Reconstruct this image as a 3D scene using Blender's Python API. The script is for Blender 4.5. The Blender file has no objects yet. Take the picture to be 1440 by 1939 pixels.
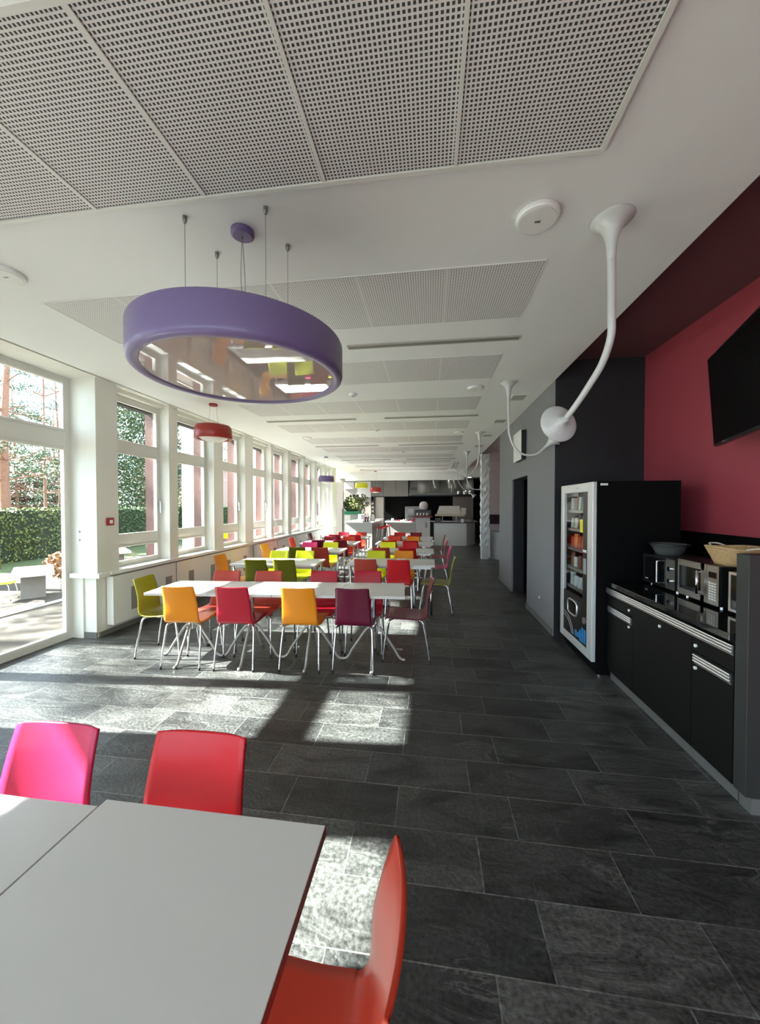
import bpy, bmesh, math, random
from mathutils import Vector, Matrix
PI = math.pi; R = math.radians
C = bpy.context.scene.collection
S = bpy.context.scene
# ------------------------------------------------------------------ camera
cd = bpy.data.cameras.new('camera'); cam = bpy.data.objects.new('camera', cd); C.objects.link(cam)
cam.location = (0, 0, 1.6); cam.rotation_euler = (R(90 - 1.02), 0, R(7.73))
cd.sensor_fit = 'HORIZONTAL'; cd.sensor_width = 36; cd.lens = 36 * 700 / 1440; cd.clip_start = 0.02; cd.clip_end = 300
S.camera = cam
# ------------------------------------------------------------------ world, sun, exposure
S.view_settings.view_transform = 'Standard'; S.view_settings.look = 'None'; S.view_settings.gamma = 1
S.view_settings.exposure = 1.22
W = bpy.data.worlds.new('sky'); S.world = W; W.use_nodes = True
def wnode():
    nt = W.node_tree; nt.nodes.clear(); L = nt.links
    out = nt.nodes.new('ShaderNodeOutputWorld'); bg = nt.nodes.new('ShaderNodeBackground')
    tc = nt.nodes.new('ShaderNodeTexCoord'); nz = nt.nodes.new('ShaderNodeTexNoise'); nz.inputs['Scale'].default_value = 3.2
    nz.inputs['Detail'].default_value = 6
    cr = nt.nodes.new('ShaderNodeValToRGB'); cr.color_ramp.elements[0].position = .42; cr.color_ramp.elements[1].position = .58
    cr.color_ramp.elements[0].color = (.50, .72, 1.0, 1); cr.color_ramp.elements[1].color = (1, 1, 1, 1)
    L.new(tc.outputs['Generated'], nz.inputs['Vector']); L.new(nz.outputs['Fac'], cr.inputs['Fac'])
    L.new(cr.outputs['Color'], bg.inputs['Color']); bg.inputs['Strength'].default_value = 2.6
    L.new(bg.outputs[0], out.inputs[0])
wnode()
sd = bpy.data.lights.new('sun', 'SUN'); sun = bpy.data.objects.new('sun', sd); C.objects.link(sun)
sd.energy = 37; sd.angle = R(0.8); sd.color = (1, .97, .92)
sdir = Vector((math.cos(R(36)), .06, -math.sin(R(36))))
sun.rotation_euler = sdir.to_track_quat('-Z', 'Y').to_euler(); sun.location = (-12, 2, 12)

# ------------------------------------------------------------------ materials
def mat(name, col, rough=.5, metal=0, spec=.5, coat=0, trans=0, bump=0, bscale=40, var=0, vscale=8, emit=0):
    m = bpy.data.materials.new(name); m.use_nodes = True; nt = m.node_tree; b = nt.nodes['Principled BSDF']; L = nt.links
    b.inputs['Base Color'].default_value = (*col, 1); b.inputs['Roughness'].default_value = rough
    b.inputs['Metallic'].default_value = metal; b.inputs['Specular IOR Level'].default_value = spec
    b.inputs['Coat Weight'].default_value = coat; b.inputs['Coat Roughness'].default_value = .08
    b.inputs['Transmission Weight'].default_value = trans
    if emit: b.inputs['Emission Color'].default_value = (*col, 1); b.inputs['Emission Strength'].default_value = emit
    tc = nt.nodes.new('ShaderNodeTexCoord')
    if var or bump:
        nz = nt.nodes.new('ShaderNodeTexNoise'); nz.inputs['Scale'].default_value = vscale if var else bscale; nz.inputs['Detail'].default_value = 5
        L.new(tc.outputs['Object'], nz.inputs['Vector'])
    if var:
        mx = nt.nodes.new('ShaderNodeMix'); mx.data_type = 'RGBA'
        mx.inputs[6].default_value = (*[max(0, c * (1 - var)) for c in col], 1); mx.inputs[7].default_value = (*[min(1, c * (1 + var)) for c in col], 1)
        L.new(nz.outputs['Fac'], mx.inputs[0]); L.new(mx.outputs[2], b.inputs['Base Color'])
    if bump:
        n2 = nt.nodes.new('ShaderNodeTexNoise'); n2.inputs['Scale'].default_value = bscale; n2.inputs['Detail'].default_value = 4
        L.new(tc.outputs['Object'], n2.inputs['Vector'])
        bp = nt.nodes.new('ShaderNodeBump'); bp.inputs['Strength'].default_value = bump; bp.inputs['Distance'].default_value = .01
        L.new(n2.outputs['Fac'], bp.inputs['Height']); L.new(bp.outputs[0], b.inputs['Normal'])
    return m
def srgb(r, g, b):
    f = lambda c: (c / 255 / 12.92) if c / 255 <= .04045 else ((c / 255 + .055) / 1.055) ** 2.4
    return (f(r), f(g), f(b))
M = {}
M['white'] = mat('white_paint', (.78, .78, .74), .55, var=.02, vscale=3)
M['wall'] = mat('cream_wall_paint', (.74, .735, .67), .6, bump=.02, bscale=120)
M['ceil'] = mat('white_ceiling_paint', (.80, .81, .79), .75, var=.015, vscale=1.5)
M['frame'] = mat('window_frame_white', (.72, .72, .67), .35)
M['groove'] = mat('dark_shadow_gap', (.03, .03, .03), .8)
M['grey_wall'] = mat('grey_wall_paint', (.19, .19, .20), .75, var=.04, vscale=2, bump=.02, bscale=150)
M['black_wall'] = mat('charcoal_wall_paint', (.016, .015, .018), .75, bump=.02, bscale=150)
M['maroon'] = mat('maroon_ceiling_paint', (.13, .055, .06), .45, bump=.02, bscale=150)
M['red_wall'] = mat('crimson_wall_paint', (.33, .045, .065), .55, bump=.02, bscale=150)
M['pink_wall'] = mat('dusty_pink_wall', (.50, .40, .39), .7, var=.1, vscale=4)
M['laminate'] = mat('white_laminate', (.57, .565, .54), .28, spec=.5)
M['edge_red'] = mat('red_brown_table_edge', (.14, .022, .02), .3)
M['chrome'] = mat('chrome', (.75, .75, .75), .14, metal=1)
M['steel'] = mat('brushed_steel', (.42, .42, .41), .3, metal=1, bump=.05, bscale=200)
M['alu'] = mat('ribbed_aluminium', (.72, .72, .72), .33, metal=1)
M['legwhite'] = mat('pale_powder_coat', (.42, .41, .37), .35, metal=.3)
M['black_gloss'] = mat('black_gloss_stone', (.008, .008, .008), .06, spec=.6)
M['black_satin'] = mat('black_satin_laminate', (.007, .007, .0065), .45, spec=.2)
M['black_matt'] = mat('matt_black_metal', (.003, .003, .003), .6, spec=.08)
M['black_panel'] = mat('charcoal_panel', (.03, .032, .03), .5)
M['black_plastic'] = mat('black_plastic', (.012, .012, .012), .35)
M['rubber'] = mat('black_rubber', (.015, .015, .015), .7)
M['screen'] = mat('tv_screen_glass', (.002, .002, .002), .25, spec=.3)
M['plinth'] = mat('grey_plinth', (.22, .22, .21), .35, metal=.4)
M['wicker'] = mat('wicker', (.52, .34, .16), .6, var=.35, vscale=60, bump=.6, bscale=90)
M['towel'] = mat('pale_cloth', (.62, .55, .46), .8)
M['yellowcard'] = mat('yellow_card', (.75, .70, .03), .5)
M['kitchen_grey'] = mat('grey_cabinet_front', (.12, .113, .10), .45, var=.12, vscale=3)
M['brownpanel'] = mat('brown_oven_panel', (.17, .125, .10), .4)
M['green'] = mat('green_plastic_basket', (.01, .17, .08), .5)
M['leaf'] = mat('green_leaves', (.055, .085, .035), .5, var=.5, vscale=8)
M['darkleaf'] = mat('hedge_leaves', (.05, .095, .02), .5, var=.6, vscale=3)
M['limeleaf'] = mat('lime_leaves', (.12, .14, .03), .5, var=.5, vscale=3)
M['needle'] = mat('pine_needles', (.055, .10, .05), .6, var=.5, vscale=2)
M['bark'] = mat('pine_bark', (.24, .12, .08), .85, var=.35, vscale=10, bump=.7, bscale=25)
M['redwood'] = mat('red_brown_cladding', (.13, .06, .05), .6, var=.25, vscale=14, bump=.2, bscale=40)
M['stone'] = mat('pale_stone_slab', (.42, .40, .36), .7, var=.15, vscale=4)
M['concrete'] = mat('grey_concrete', (.16, .155, .145), .8, var=.15, vscale=6)
M['grass'] = mat('lawn', (.05, .07, .02), .9, var=.4, vscale=2)
M['cloth_white'] = mat('cream_canopy', (.66, .60, .54), .7)
M['call_red'] = mat('red_plastic', (.30, .015, .015), .4)
M['porcelain'] = mat('white_porcelain', (.8, .8, .78), .2)
M['lampwhite'] = mat('pearly_white_polymer', (.56, .56, .54), .3, coat=.3)
M['opal'] = mat('opal_diffuser', (.75, .72, .68), .25)
M['darkglass'] = mat('oven_glass', (.006, .006, .007), .08, spec=.6)
M['whiteblock'] = mat('white_rough_plaster', (.62, .62, .61), .7)
M['spot'] = mat('downlight_lens', (1, .98, .9), .3, emit=4)
M['greybox'] = mat('grey_storage_box', (.30, .31, .30), .6)
def chairmat(n, c): return mat('lacquered_plywood_' + n, c, .36, spec=.35, coat=.04)
CM = {k: chairmat(k, v) for k, v in {
 'magenta': (.45, .014, .075), 'red': (.52, .008, .016), 'crimson': (.42, .008, .025), 'vermilion': (.50, .045, .02),
 'rust': (.40, .05, .03), 'orange': (.72, .24, .008), 'amber': (.80, .40, .015), 'plum': (.115, .006, .028), 'burgundy': (.20, .008, .02),
 'olive': (.20, .20, .006), 'moss': (.12, .12, .003), 'lime': (.58, .62, .01), 'yellow': (.75, .75, .01), 'pink': (.60, .03, .16)}.items()}
# thin clear glass: lets light straight through, reflects at grazing angles
def glassmat(name, tint=(.93, .96, .95), refl=.06):
    m = bpy.data.materials.new(name); m.use_nodes = True; nt = m.node_tree; nt.nodes.clear(); L = nt.links
    o = nt.nodes.new('ShaderNodeOutputMaterial'); mx = nt.nodes.new('ShaderNodeMixShader')
    t = nt.nodes.new('ShaderNodeBsdfTransparent'); g = nt.nodes.new('ShaderNodeBsdfGlossy'); fr = nt.nodes.new('ShaderNodeFresnel')
    t.inputs[0].default_value = (*tint, 1); g.inputs['Roughness'].default_value = .01; fr.inputs[0].default_value = 1.35
    ge = nt.nodes.new('ShaderNodeNewGeometry'); iv = nt.nodes.new('ShaderNodeMath'); iv.operation = 'SUBTRACT'; iv.inputs[0].default_value = 1; L.new(ge.outputs['Backfacing'], iv.inputs[1])
    ml = nt.nodes.new('ShaderNodeMath'); ml.operation = 'MULTIPLY'; L.new(iv.outputs[0], ml.inputs[0]); L.new(fr.outputs[0], ml.inputs[1])
    L.new(ml.outputs[0], mx.inputs[0]); L.new(t.outputs[0], mx.inputs[1]); L.new(g.outputs[0], mx.inputs[2]); L.new(mx.outputs[0], o.inputs[0])
    return m
M['glass'] = glassmat('clear_window_glass')
M['bowlglass'] = glassmat('smoky_bowl_glass', (.55, .57, .56))
# polished face that mirrors the room (underside of the big pendant)
def lampface():
    m = mat('glossy_pearl_diffuser', (.44, .36, .34), .015, spec=1.0); b = m.node_tree.nodes['Principled BSDF']
    b.inputs['IOR'].default_value = 2.0; return m
M['lampface'] = lampface()
def colored_lamp(n, c): return mat('satin_lacquer_' + n, c, .38, spec=.5, coat=.15)
M['lamp_purple'] = colored_lamp('purple', (.15, .11, .245)); M['lamp_red'] = colored_lamp('red', (.33, .02, .015)); M['lamp_lime'] = colored_lamp('lime', (.55, .55, .01))
# slate floor
def slate():
    m = bpy.data.materials.new('slate_tiles'); m.use_nodes = True; nt = m.node_tree; b = nt.nodes['Principled BSDF']; L = nt.links; N = nt.nodes.new
    g = N('ShaderNodeNewGeometry'); mp = N('ShaderNodeMapping'); L.new(g.outputs['Position'], mp.inputs[0])
    mp.inputs['Location'].default_value = (20 * .6 - .485, 50 * .268 - 1.54, 0)
    br = N('ShaderNodeTexBrick'); br.offset = .333; br.offset_frequency = 2; br.squash = 1
    br.inputs['Scale'].default_value = 1; br.inputs['Brick Width'].default_value = .597; br.inputs['Row Height'].default_value = .268
    br.inputs['Mortar Size'].default_value = .0028; br.inputs['Mortar Smooth'].default_value = .25
    br.inputs['Color1'].default_value = (.013, .0145, .0145, 1); br.inputs['Color2'].default_value = (.055, .057, .054, 1); br.inputs['Mortar'].default_value = (.11, .115, .108, 1)
    L.new(mp.outputs[0], br.inputs['Vector'])
    # cleft pattern, shifted per tile through the brick shade
    mul = N('ShaderNodeVectorMath'); mul.operation = 'MULTIPLY_ADD'; L.new(br.outputs['Color'], mul.inputs[0]); mul.inputs[1].default_value = (90, 90, 90); L.new(g.outputs['Position'], mul.inputs[2])
    rot = N('ShaderNodeMapping'); rot.inputs['Rotation'].default_value = (0, 0, R(-35)); rot.inputs['Scale'].default_value = (1.3, 3.6, 1); L.new(mul.outputs[0], rot.inputs[0])
    n1 = N('ShaderNodeTexNoise'); n1.inputs['Scale'].default_value = 1.7; n1.inputs['Detail'].default_value = 7; n1.inputs['Roughness'].default_value = .62; n1.inputs['Distortion'].default_value = 1.1
    L.new(rot.outputs[0], n1.inputs['Vector'])
    n2 = N('ShaderNodeTexNoise'); n2.inputs['Scale'].default_value = 55; n2.inputs['Detail'].default_value = 5; L.new(g.outputs['Position'], n2.inputs['Vector'])
    # thin vein lines where the stretched noise crosses its middle
    sb = N('ShaderNodeMath'); sb.operation = 'SUBTRACT'; L.new(n1.outputs['Fac'], sb.inputs[0]); sb.inputs[1].default_value = .52
    ab = N('ShaderNodeMath'); ab.operation = 'ABSOLUTE'; L.new(sb.outputs[0], ab.inputs[0])
    vr = N('ShaderNodeMapRange'); L.new(ab.outputs[0], vr.inputs[0]); vr.inputs[1].default_value = 0; vr.inputs[2].default_value = .012; vr.inputs[3].default_value = 1; vr.inputs[4].default_value = 0
    n3 = N('ShaderNodeTexNoise'); n3.inputs['Scale'].default_value = 2.3; L.new(g.outputs['Position'], n3.inputs['Vector'])
    gt = N('ShaderNodeMapRange'); L.new(n3.outputs['Fac'], gt.inputs[0]); gt.inputs[1].default_value = .45; gt.inputs[2].default_value = .6; gt.inputs[3].default_value = 0; gt.inputs[4].default_value = .6
    vm = N('ShaderNodeMath'); vm.operation = 'MULTIPLY'; L.new(vr.outputs[0], vm.inputs[0]); L.new(gt.outputs[0], vm.inputs[1])
    cm = N('ShaderNodeMapRange'); L.new(n1.outputs['Fac'], cm.inputs[0]); cm.inputs[1].default_value = .3; cm.inputs[2].default_value = .7; cm.inputs[3].default_value = .35; cm.inputs[4].default_value = 1.9
    cm2 = N('ShaderNodeMapRange'); L.new(n2.outputs['Fac'], cm2.inputs[0]); cm2.inputs[1].default_value = .3; cm2.inputs[2].default_value = .7; cm2.inputs[3].default_value = .5; cm2.inputs[4].default_value = 1.7
    mm = N('ShaderNodeMath'); mm.operation = 'MULTIPLY'; L.new(cm.outputs[0], mm.inputs[0]); L.new(cm2.outputs[0], mm.inputs[1])
    sc = N('ShaderNodeVectorMath'); sc.operation = 'SCALE'; L.new(br.outputs['Color'], sc.inputs[0]); L.new(mm.outputs[0], sc.inputs['Scale'])
    mx = N('ShaderNodeMix'); mx.data_type = 'RGBA'; L.new(vm.outputs[0], mx.inputs[0]); L.new(sc.outputs[0], mx.inputs[6]); mx.inputs[7].default_value = (.16, .16, .15, 1)
    L.new(mx.outputs[2], b.inputs['Base Color'])
    rr = N('ShaderNodeMapRange'); L.new(n2.outputs['Fac'], rr.inputs[0]); rr.inputs[1].default_value = .3; rr.inputs[2].default_value = .7; rr.inputs[3].default_value = .30; rr.inputs[4].default_value = .52
    L.new(rr.outputs[0], b.inputs['Roughness']); b.inputs['Specular IOR Level'].default_value = .55
    h1 = N('ShaderNodeMath'); h1.operation = 'MULTIPLY_ADD'; L.new(n1.outputs['Fac'], h1.inputs[0]); h1.inputs[1].default_value = 1.0
    h2 = N('ShaderNodeMath'); h2.operation = 'MULTIPLY'; L.new(n2.outputs['Fac'], h2.inputs[0]); h2.inputs[1].default_value = .28; L.new(h2.outputs[0], h1.inputs[2])
    h3 = N('ShaderNodeMath'); h3.operation = 'MULTIPLY_ADD'; L.new(br.outputs['Fac'], h3.inputs[0]); h3.inputs[1].default_value = -.25; L.new(h1.outputs[0], h3.inputs[2])
    bp = N('ShaderNodeBump'); bp.inputs['Strength'].default_value = .8; bp.inputs['Distance'].default_value = .015; L.new(h3.outputs[0], bp.inputs['Height']); L.new(bp.outputs[0], b.inputs['Normal'])
    return m
M['slate'] = slate()
def perforated(x0, y0, hw=.285):
    m = bpy.data.materials.new('perforated_ceiling_tile'); m.use_nodes = True; nt = m.node_tree; b = nt.nodes['Principled BSDF']; L = nt.links; N = nt.nodes.new
    g = N('ShaderNodeNewGeometry'); sp = N('ShaderNodeSeparateXYZ'); L.new(g.outputs['Position'], sp.inputs[0]); res = []
    for ax, o in ((0, x0), (1, y0)):
        a = N('ShaderNodeMath'); a.operation = 'SUBTRACT'; L.new(sp.outputs[ax], a.inputs[0]); a.inputs[1].default_value = o - 40 * .0166
        d = N('ShaderNodeMath'); d.operation = 'DIVIDE'; L.new(a.outputs[0], d.inputs[0]); d.inputs[1].default_value = .0166
        f = N('ShaderNodeMath'); f.operation = 'FRACT'; L.new(d.outputs[0], f.inputs[0])
        s = N('ShaderNodeMath'); s.operation = 'SUBTRACT'; L.new(f.outputs[0], s.inputs[0]); s.inputs[1].default_value = .5
        c = N('ShaderNodeMath'); c.operation = 'ABSOLUTE'; L.new(s.outputs[0], c.inputs[0])
        t = N('ShaderNodeMath'); t.operation = 'LESS_THAN'; L.new(c.outputs[0], t.inputs[0]); t.inputs[1].default_value = hw; res.append(t)
    mu = N('ShaderNodeMath'); mu.operation = 'MULTIPLY'; L.new(res[0].outputs[0], mu.inputs[0]); L.new(res[1].outputs[0], mu.inputs[1])
    mx = N('ShaderNodeMix'); mx.data_type = 'RGBA'; L.new(mu.outputs[0], mx.inputs[0]); mx.inputs[6].default_value = (.74, .73, .71, 1); mx.inputs[7].default_value = (.05, .048, .045, 1)
    L.new(mx.outputs[2], b.inputs['Base Color']); b.inputs['Roughness'].default_value = .6
    return m
def slats(name, c1, c2, freq, axis=2):
    m = bpy.data.materials.new(name); m.use_nodes = True; nt = m.node_tree; b = nt.nodes['Principled BSDF']; L = nt.links; N = nt.nodes.new
    g = N('ShaderNodeNewGeometry'); sp = N('ShaderNodeSeparateXYZ'); L.new(g.outputs['Position'], sp.inputs[0])
    d = N('ShaderNodeMath'); d.operation = 'MULTIPLY'; L.new(sp.outputs[axis], d.inputs[0]); d.inputs[1].default_value = freq
    f = N('ShaderNodeMath'); f.operation = 'FRACT'; L.new(d.outputs[0], f.inputs[0])
    t = N('ShaderNodeMath'); t.operation = 'LESS_THAN'; L.new(f.outputs[0], t.inputs[0]); t.inputs[1].default_value = .45
    mx = N('ShaderNodeMix'); mx.data_type = 'RGBA'; L.new(t.outputs[0], mx.inputs[0]); mx.inputs[6].default_value = (*c1, 1); mx.inputs[7].default_value = (*c2, 1)
    L.new(mx.outputs[2], b.inputs['Base Color']); b.inputs['Roughness'].default_value = .5
    return m
M['grille'] = slats('radiator_grille', (.36, .35, .32), (.14, .14, .13), 80)
M['ventgrille'] = slats('ceiling_vent_grille', (.5, .48, .42), (.18, .17, .15), 60, 1)
def terrace_mat():
    m = mat('pale_terrace_paving', (.065, .056, .046), .8, spec=.15, var=.18, vscale=2.5); return m
M['terrace'] = terrace_mat()

# ------------------------------------------------------------------ mesh helpers
def bx(bm, x0, x1, y0, y1, z0, z1):
    v = [bm.verts.new((x, y, z)) for x in (x0, x1) for y in (y0, y1) for z in (z0, z1)]
    for f in ((0, 1, 3, 2), (4, 6, 7, 5), (0, 4, 5, 1), (2, 3, 7, 6), (0, 2, 6, 4), (1, 5, 7, 3)): bm.faces.new([v[i] for i in f])
def box(*a):
    bm = bmesh.new(); bx(bm, *a); return bm
def lathe(bm, prof, n=32, cx=0, cy=0, cap=True):
    rings = []
    for r, z in prof: rings.append([bm.verts.new((cx + r * math.cos(2 * PI * i / n), cy + r * math.sin(2 * PI * i / n), z)) for i in range(n)])
    for a, b in zip(rings, rings[1:]):
        for i in range(n): bm.faces.new((a[i], a[(i + 1) % n], b[(i + 1) % n], b[i]))
    if cap:
        bm.faces.new(rings[0][::-1]); bm.faces.new(rings[-1])
def spline(pts, k=8):
    pts = [Vector(p) for p in pts]; P = [2 * pts[0] - pts[1]] + pts + [2 * pts[-1] - pts[-2]]; out = []
    for i in range(1, len(P) - 2):
        for j in range(k):
            t = j / k; a, b, c, d = P[i - 1], P[i], P[i + 1], P[i + 2]
            out.append(.5 * ((2 * b) + (c - a) * t + (2 * a - 5 * b + 4 * c - d) * t * t + (3 * b - a - 3 * c + d) * t ** 3))
    out.append(pts[-1]); return out
def tube(bm, pts, rad, n=10, cap=True):
    pts = [Vector(p) for p in pts]; rings = []; up = None
    for i, p in enumerate(pts):
        t = (pts[min(i + 1, len(pts) - 1)] - pts[max(i - 1, 0)]).normalized()
        if up is None: up = Vector((1, 0, 0)) if abs(t.x) < .8 else Vector((0, 1, 0))
        a = (up - t * up.dot(t)).normalized(); b = t.cross(a); up = a
        r = rad[i] if isinstance(rad, (list, tuple)) else rad
        rings.append([bm.verts.new(p + a * r * math.cos(2 * PI * k / n) + b * r * math.sin(2 * PI * k / n)) for k in range(n)])
    for q, s in zip(rings, rings[1:]):
        for k in range(n): bm.faces.new((q[k], q[(k + 1) % n], s[(k + 1) % n], s[k]))
    if cap: bm.faces.new(rings[0][::-1]); bm.faces.new(rings[-1])
def obj(name, bm, m, parent=None, smooth=False, bevel=0, loc=None):
    """link the bmesh as ONE object; loc = origin, geometry given in the same space as loc"""
    if loc is not None: bmesh.ops.translate(bm, verts=bm.verts, vec=-Vector(loc))
    bmesh.ops.recalc_face_normals(bm, faces=bm.faces)
    me = bpy.data.meshes.new(name); bm.to_mesh(me); bm.free(); me.materials.append(m)
    if smooth:
        for p in me.polygons: p.use_smooth = True
    o = bpy.data.objects.new(name, me); C.objects.link(o)
    if loc is not None: o.location = loc
    if parent: o.parent = parent
    if bevel:
        md = o.modifiers.new('bevel', 'BEVEL'); md.width = bevel; md.segments = 2; md.limit_method = 'ANGLE'
        if not smooth:
            pass
    return o
def thing(name, label, cat, loc=(0, 0, 0), rz=0, group=None):
    o = bpy.data.objects.new(name, None); C.objects.link(o); o.location = loc; o.rotation_euler = (0, 0, rz)
    o.empty_display_size = .05; o['label'] = label; o['category'] = cat
    if group: o['group'] = group
    return o
def tag(o, label, cat, group=None, kind=None):
    o['label'] = label; o['category'] = cat
    if group: o['group'] = group
    if kind: o['kind'] = kind
    return o
def wp(t, name, bm, m, **k):
    """part of thing t whose geometry is given in world coordinates (t unrotated)"""
    bmesh.ops.translate(bm, verts=bm.verts, vec=-Vector(t.location)); return obj(name, bm, m, t, **k)
def struct(name, bm, m, parent=None, **k):
    o = obj(name, bm, m, parent, **k)
    if not parent: o['kind'] = 'structure'
    return o
def dup(root, loc, rz, label, group=None, m=None, skip=()):
    r = root.copy(); C.objects.link(r); r.location = loc; r.rotation_euler = (0, 0, rz); r['label'] = label
    if group: r['group'] = group
    for ch in list(root.children):
        c = ch.copy(); C.objects.link(c); c.parent = r
        if m and ch.name.split('.')[0] in m:
            c.data = c.data.copy(); c.data.materials[0] = m[ch.name.split('.')[0]]
        for g in ch.children:
            d = g.copy(); C.objects.link(d); d.parent = c
    return r

# ================================================================== THE ROOM
CZ = 3.12
Y0, Y1 = -3.2, 18.2
struct('floor', box(-4.32, 4.2, Y0 - .1, Y1, -.12, 0), M['slate'])
struct('ceiling', box(-3.87, 1.5, Y0, 16.8, CZ, CZ + .35), M['ceil'])
bm = box(-3.895, -3.87, Y0, 16.8, CZ + .03, CZ + .3); struct('trim_1', bm, M['groove'])
bm = box(-4.32, -3.895, Y0, 15.2, CZ - .005, CZ + .3); struct('trim_2', bm, M['wall'])
# raised maroon ceiling over the counter bay and the ceiling of the rear bay
struct('ceiling_recess', box(1.5, 2.62, Y0, 4.95, 3.35, 3.5), M['maroon'])
struct('ceiling_kitchen', box(-4.3, 4.2, 16.8, Y1, 2.86, 3.0), M['white'])
struct('ceiling_niche', box(1.5, 4.2, 8.35, 16.8, 3.3, 3.47), M['pink_wall'])
# right side
struct('wall_right', box(2.5, 2.62, Y0, 4.75, 0, 3.35), M['red_wall'])
struct('wall_bay', box(1.504, 2.62, 4.75, 4.95, 0, 3.35), M['black_wall'])
bm = bmesh.new()
bx(bm, 1.504, 1.53, 4.95, 6.03, 0, 3.3); bx(bm, 1.504, 1.53, 6.03, 7.12, 2.07, 3.3); bx(bm, 1.504, 1.53, 7.12, 8.35, 0, 3.3); bx(bm, 1.5, 1.504, 4.752, 4.95, 0, 3.35)
struct('wall_grey', bm, M['grey_wall'])
bm = bmesh.new()
bx(bm, 3.1, 3.2, 5.3, 8.0, 0, 2.5); bx(bm, 1.531, 1.72, 5.2, 6.028, 0, 2.5); bx(bm, 1.531, 1.72, 7.122, 7.9, 0, 2.5); bx(bm, 1.531, 1.72, 6.028, 7.122, 2.072, 2.5); bx(bm, 1.72, 3.2, 5.2, 5.3, 0, 2.5); bx(bm, 1.72, 3.2, 7.8, 7.9, 0, 2.5); bx(bm, 1.72, 3.2, 5.2, 7.9, 2.4, 2.5)
struct('wall_hallway', bm, M['black_wall'])
bm = bmesh.new(); bx(bm, 1.72, 1.80, 6.95, 7.10, 0, 2.06)
struct('door_1', box(1.82, 1.87, 6.35, 7.12, 0.01, 2.05), M['black_panel']); bm.free()
bm = bmesh.new(); bx(bm, 1.488, 1.504, 4.76, 6.03, 0, .07); bx(bm, 1.488, 1.504, 7.12, 8.35, 0, .07); struct('baseboard_right', bm, M['plinth'])
# rear bay on the right, behind the grey wall
struct('wall_niche', box(1.74, 4.1, 12.3, 12.45, 0, 3.3), M['pink_wall'])
struct('wall_niche_side', box(4.1, 4.2, 8.35, Y1, 0, 3.3), M['pink_wall'])
struct('wall_niche_front', box(1.72, 4.2, 8.25, 8.35, 0, 3.3), M['grey_wall'])
struct('trim_3', box(1.5, 4.1, 12.05, 12.3, 2.98, 3.3), M['pink_wall'])
# white rough stacked pillar
def rough_pillar():
    random.seed(4); bm = bmesh.new(); n = 24; rows = 46; rings = []
    for j in range(rows + 1):
        z = 3.12 * j / rows; ring = []
        for i in range(n):
            a = 2 * PI * i / n; sq = 1 / max(abs(math.cos(a)), abs(math.sin(a)))
            r = .115 * sq * (1 + .10 * math.sin(j * 1.7 + 2 * math.sin(a * 2)) + random.uniform(-.07, .07))
            if j < 6: r = .10 * sq
            ring.append(bm.verts.new((1.62 + r * math.cos(a), 11.4 + 1.1 * r * math.sin(a), z)))
        rings.append(ring)
    for a, b in zip(rings, rings[1:]):
        for i in range(n): bm.faces.new((a[i], a[(i + 1) % n], b[(i + 1) % n], b[i]))
    bm.faces.new(rings[0][::-1]); bm.faces.new(rings[-1])
    return bm
struct('wall_pillar', rough_pillar(), M['whiteblock'])
# kitchen rear wall
struct('wall_back', box(-4.3, 4.2, 18.1, 18.25, 0, 3.0), mat('dark_kitchen_wall', (.004, .004, .004), .6, spec=.08))
bm = bmesh.new(); bx(bm, -3.9, 1.5, 16.75, 16.85, 2.74, 3.47); bx(bm, 1.5, 4.2, 16.75, 16.85, 2.86, 3.47); struct('trim_4', bm, M['white'])
# ---- window side
PIERS = [(3.89, 4.20), (5.13, 5.32), (6.30, 6.60), (7.45, 7.81), (8.75, 8.90), (9.85, 10.10), (11.12, 11.30), (12.25, 12.50), (13.42, 13.60), (14.55, 15.20)]
bm = bmesh.new()
for a, b in PIERS: bx(bm, -4.14, -3.92, a, b, .79, CZ)
bx(bm, -4.16, -3.98, 3.93, 15.2, 0, .735)
bx(bm, -4.14, -4.0, 4.2, 15.2, 3.06, CZ)
bx(bm, -4.30, -4.14, 3.91, 3.99, 0, CZ); bx(bm, -4.14, -3.98, 3.90, 3.98, .76, .80); bx(bm, -4.30, -3.94, 15.0, 15.2, 0, CZ)
struct('wall_left', bm, M['wall'])
bm = bmesh.new(); bx(bm, -4.10, -3.855, 4.02, 14.98, .745, .79); bx(bm, -4.26, -3.86, 3.85, 4.0, .735, .79)
struct('trim_5', bm, M['white'], bevel=.004)
bm = bmesh.new(); bx(bm, -3.98, -3.968, 3.96, 15.0, 0, .06); bx(bm, -4.14, -3.97, 3.918, 3.929, 0, .07); struct('baseboard_left', bm, M['plinth'])
# outside skin of the wall: red-brown reveals
bm = bmesh.new()
for a, b in PIERS: bx(bm, -4.33, -4.15, max(a + .01, 4.0), b + .02, .0, 3.06)
bx(bm, -4.33, -4.15, 3.99, 15.2, 0, .76); bx(bm, -4.34, -4.15, 4.0, 15.2, 3.06, 3.5)
struct('wall_cladding', bm, M['redwood'])
bm = bmesh.new(); bx(bm, -4.6, -4.33, Y0, 15.2, 3.2, 3.55); struct('trim_6', bm, M['white'])
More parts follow.
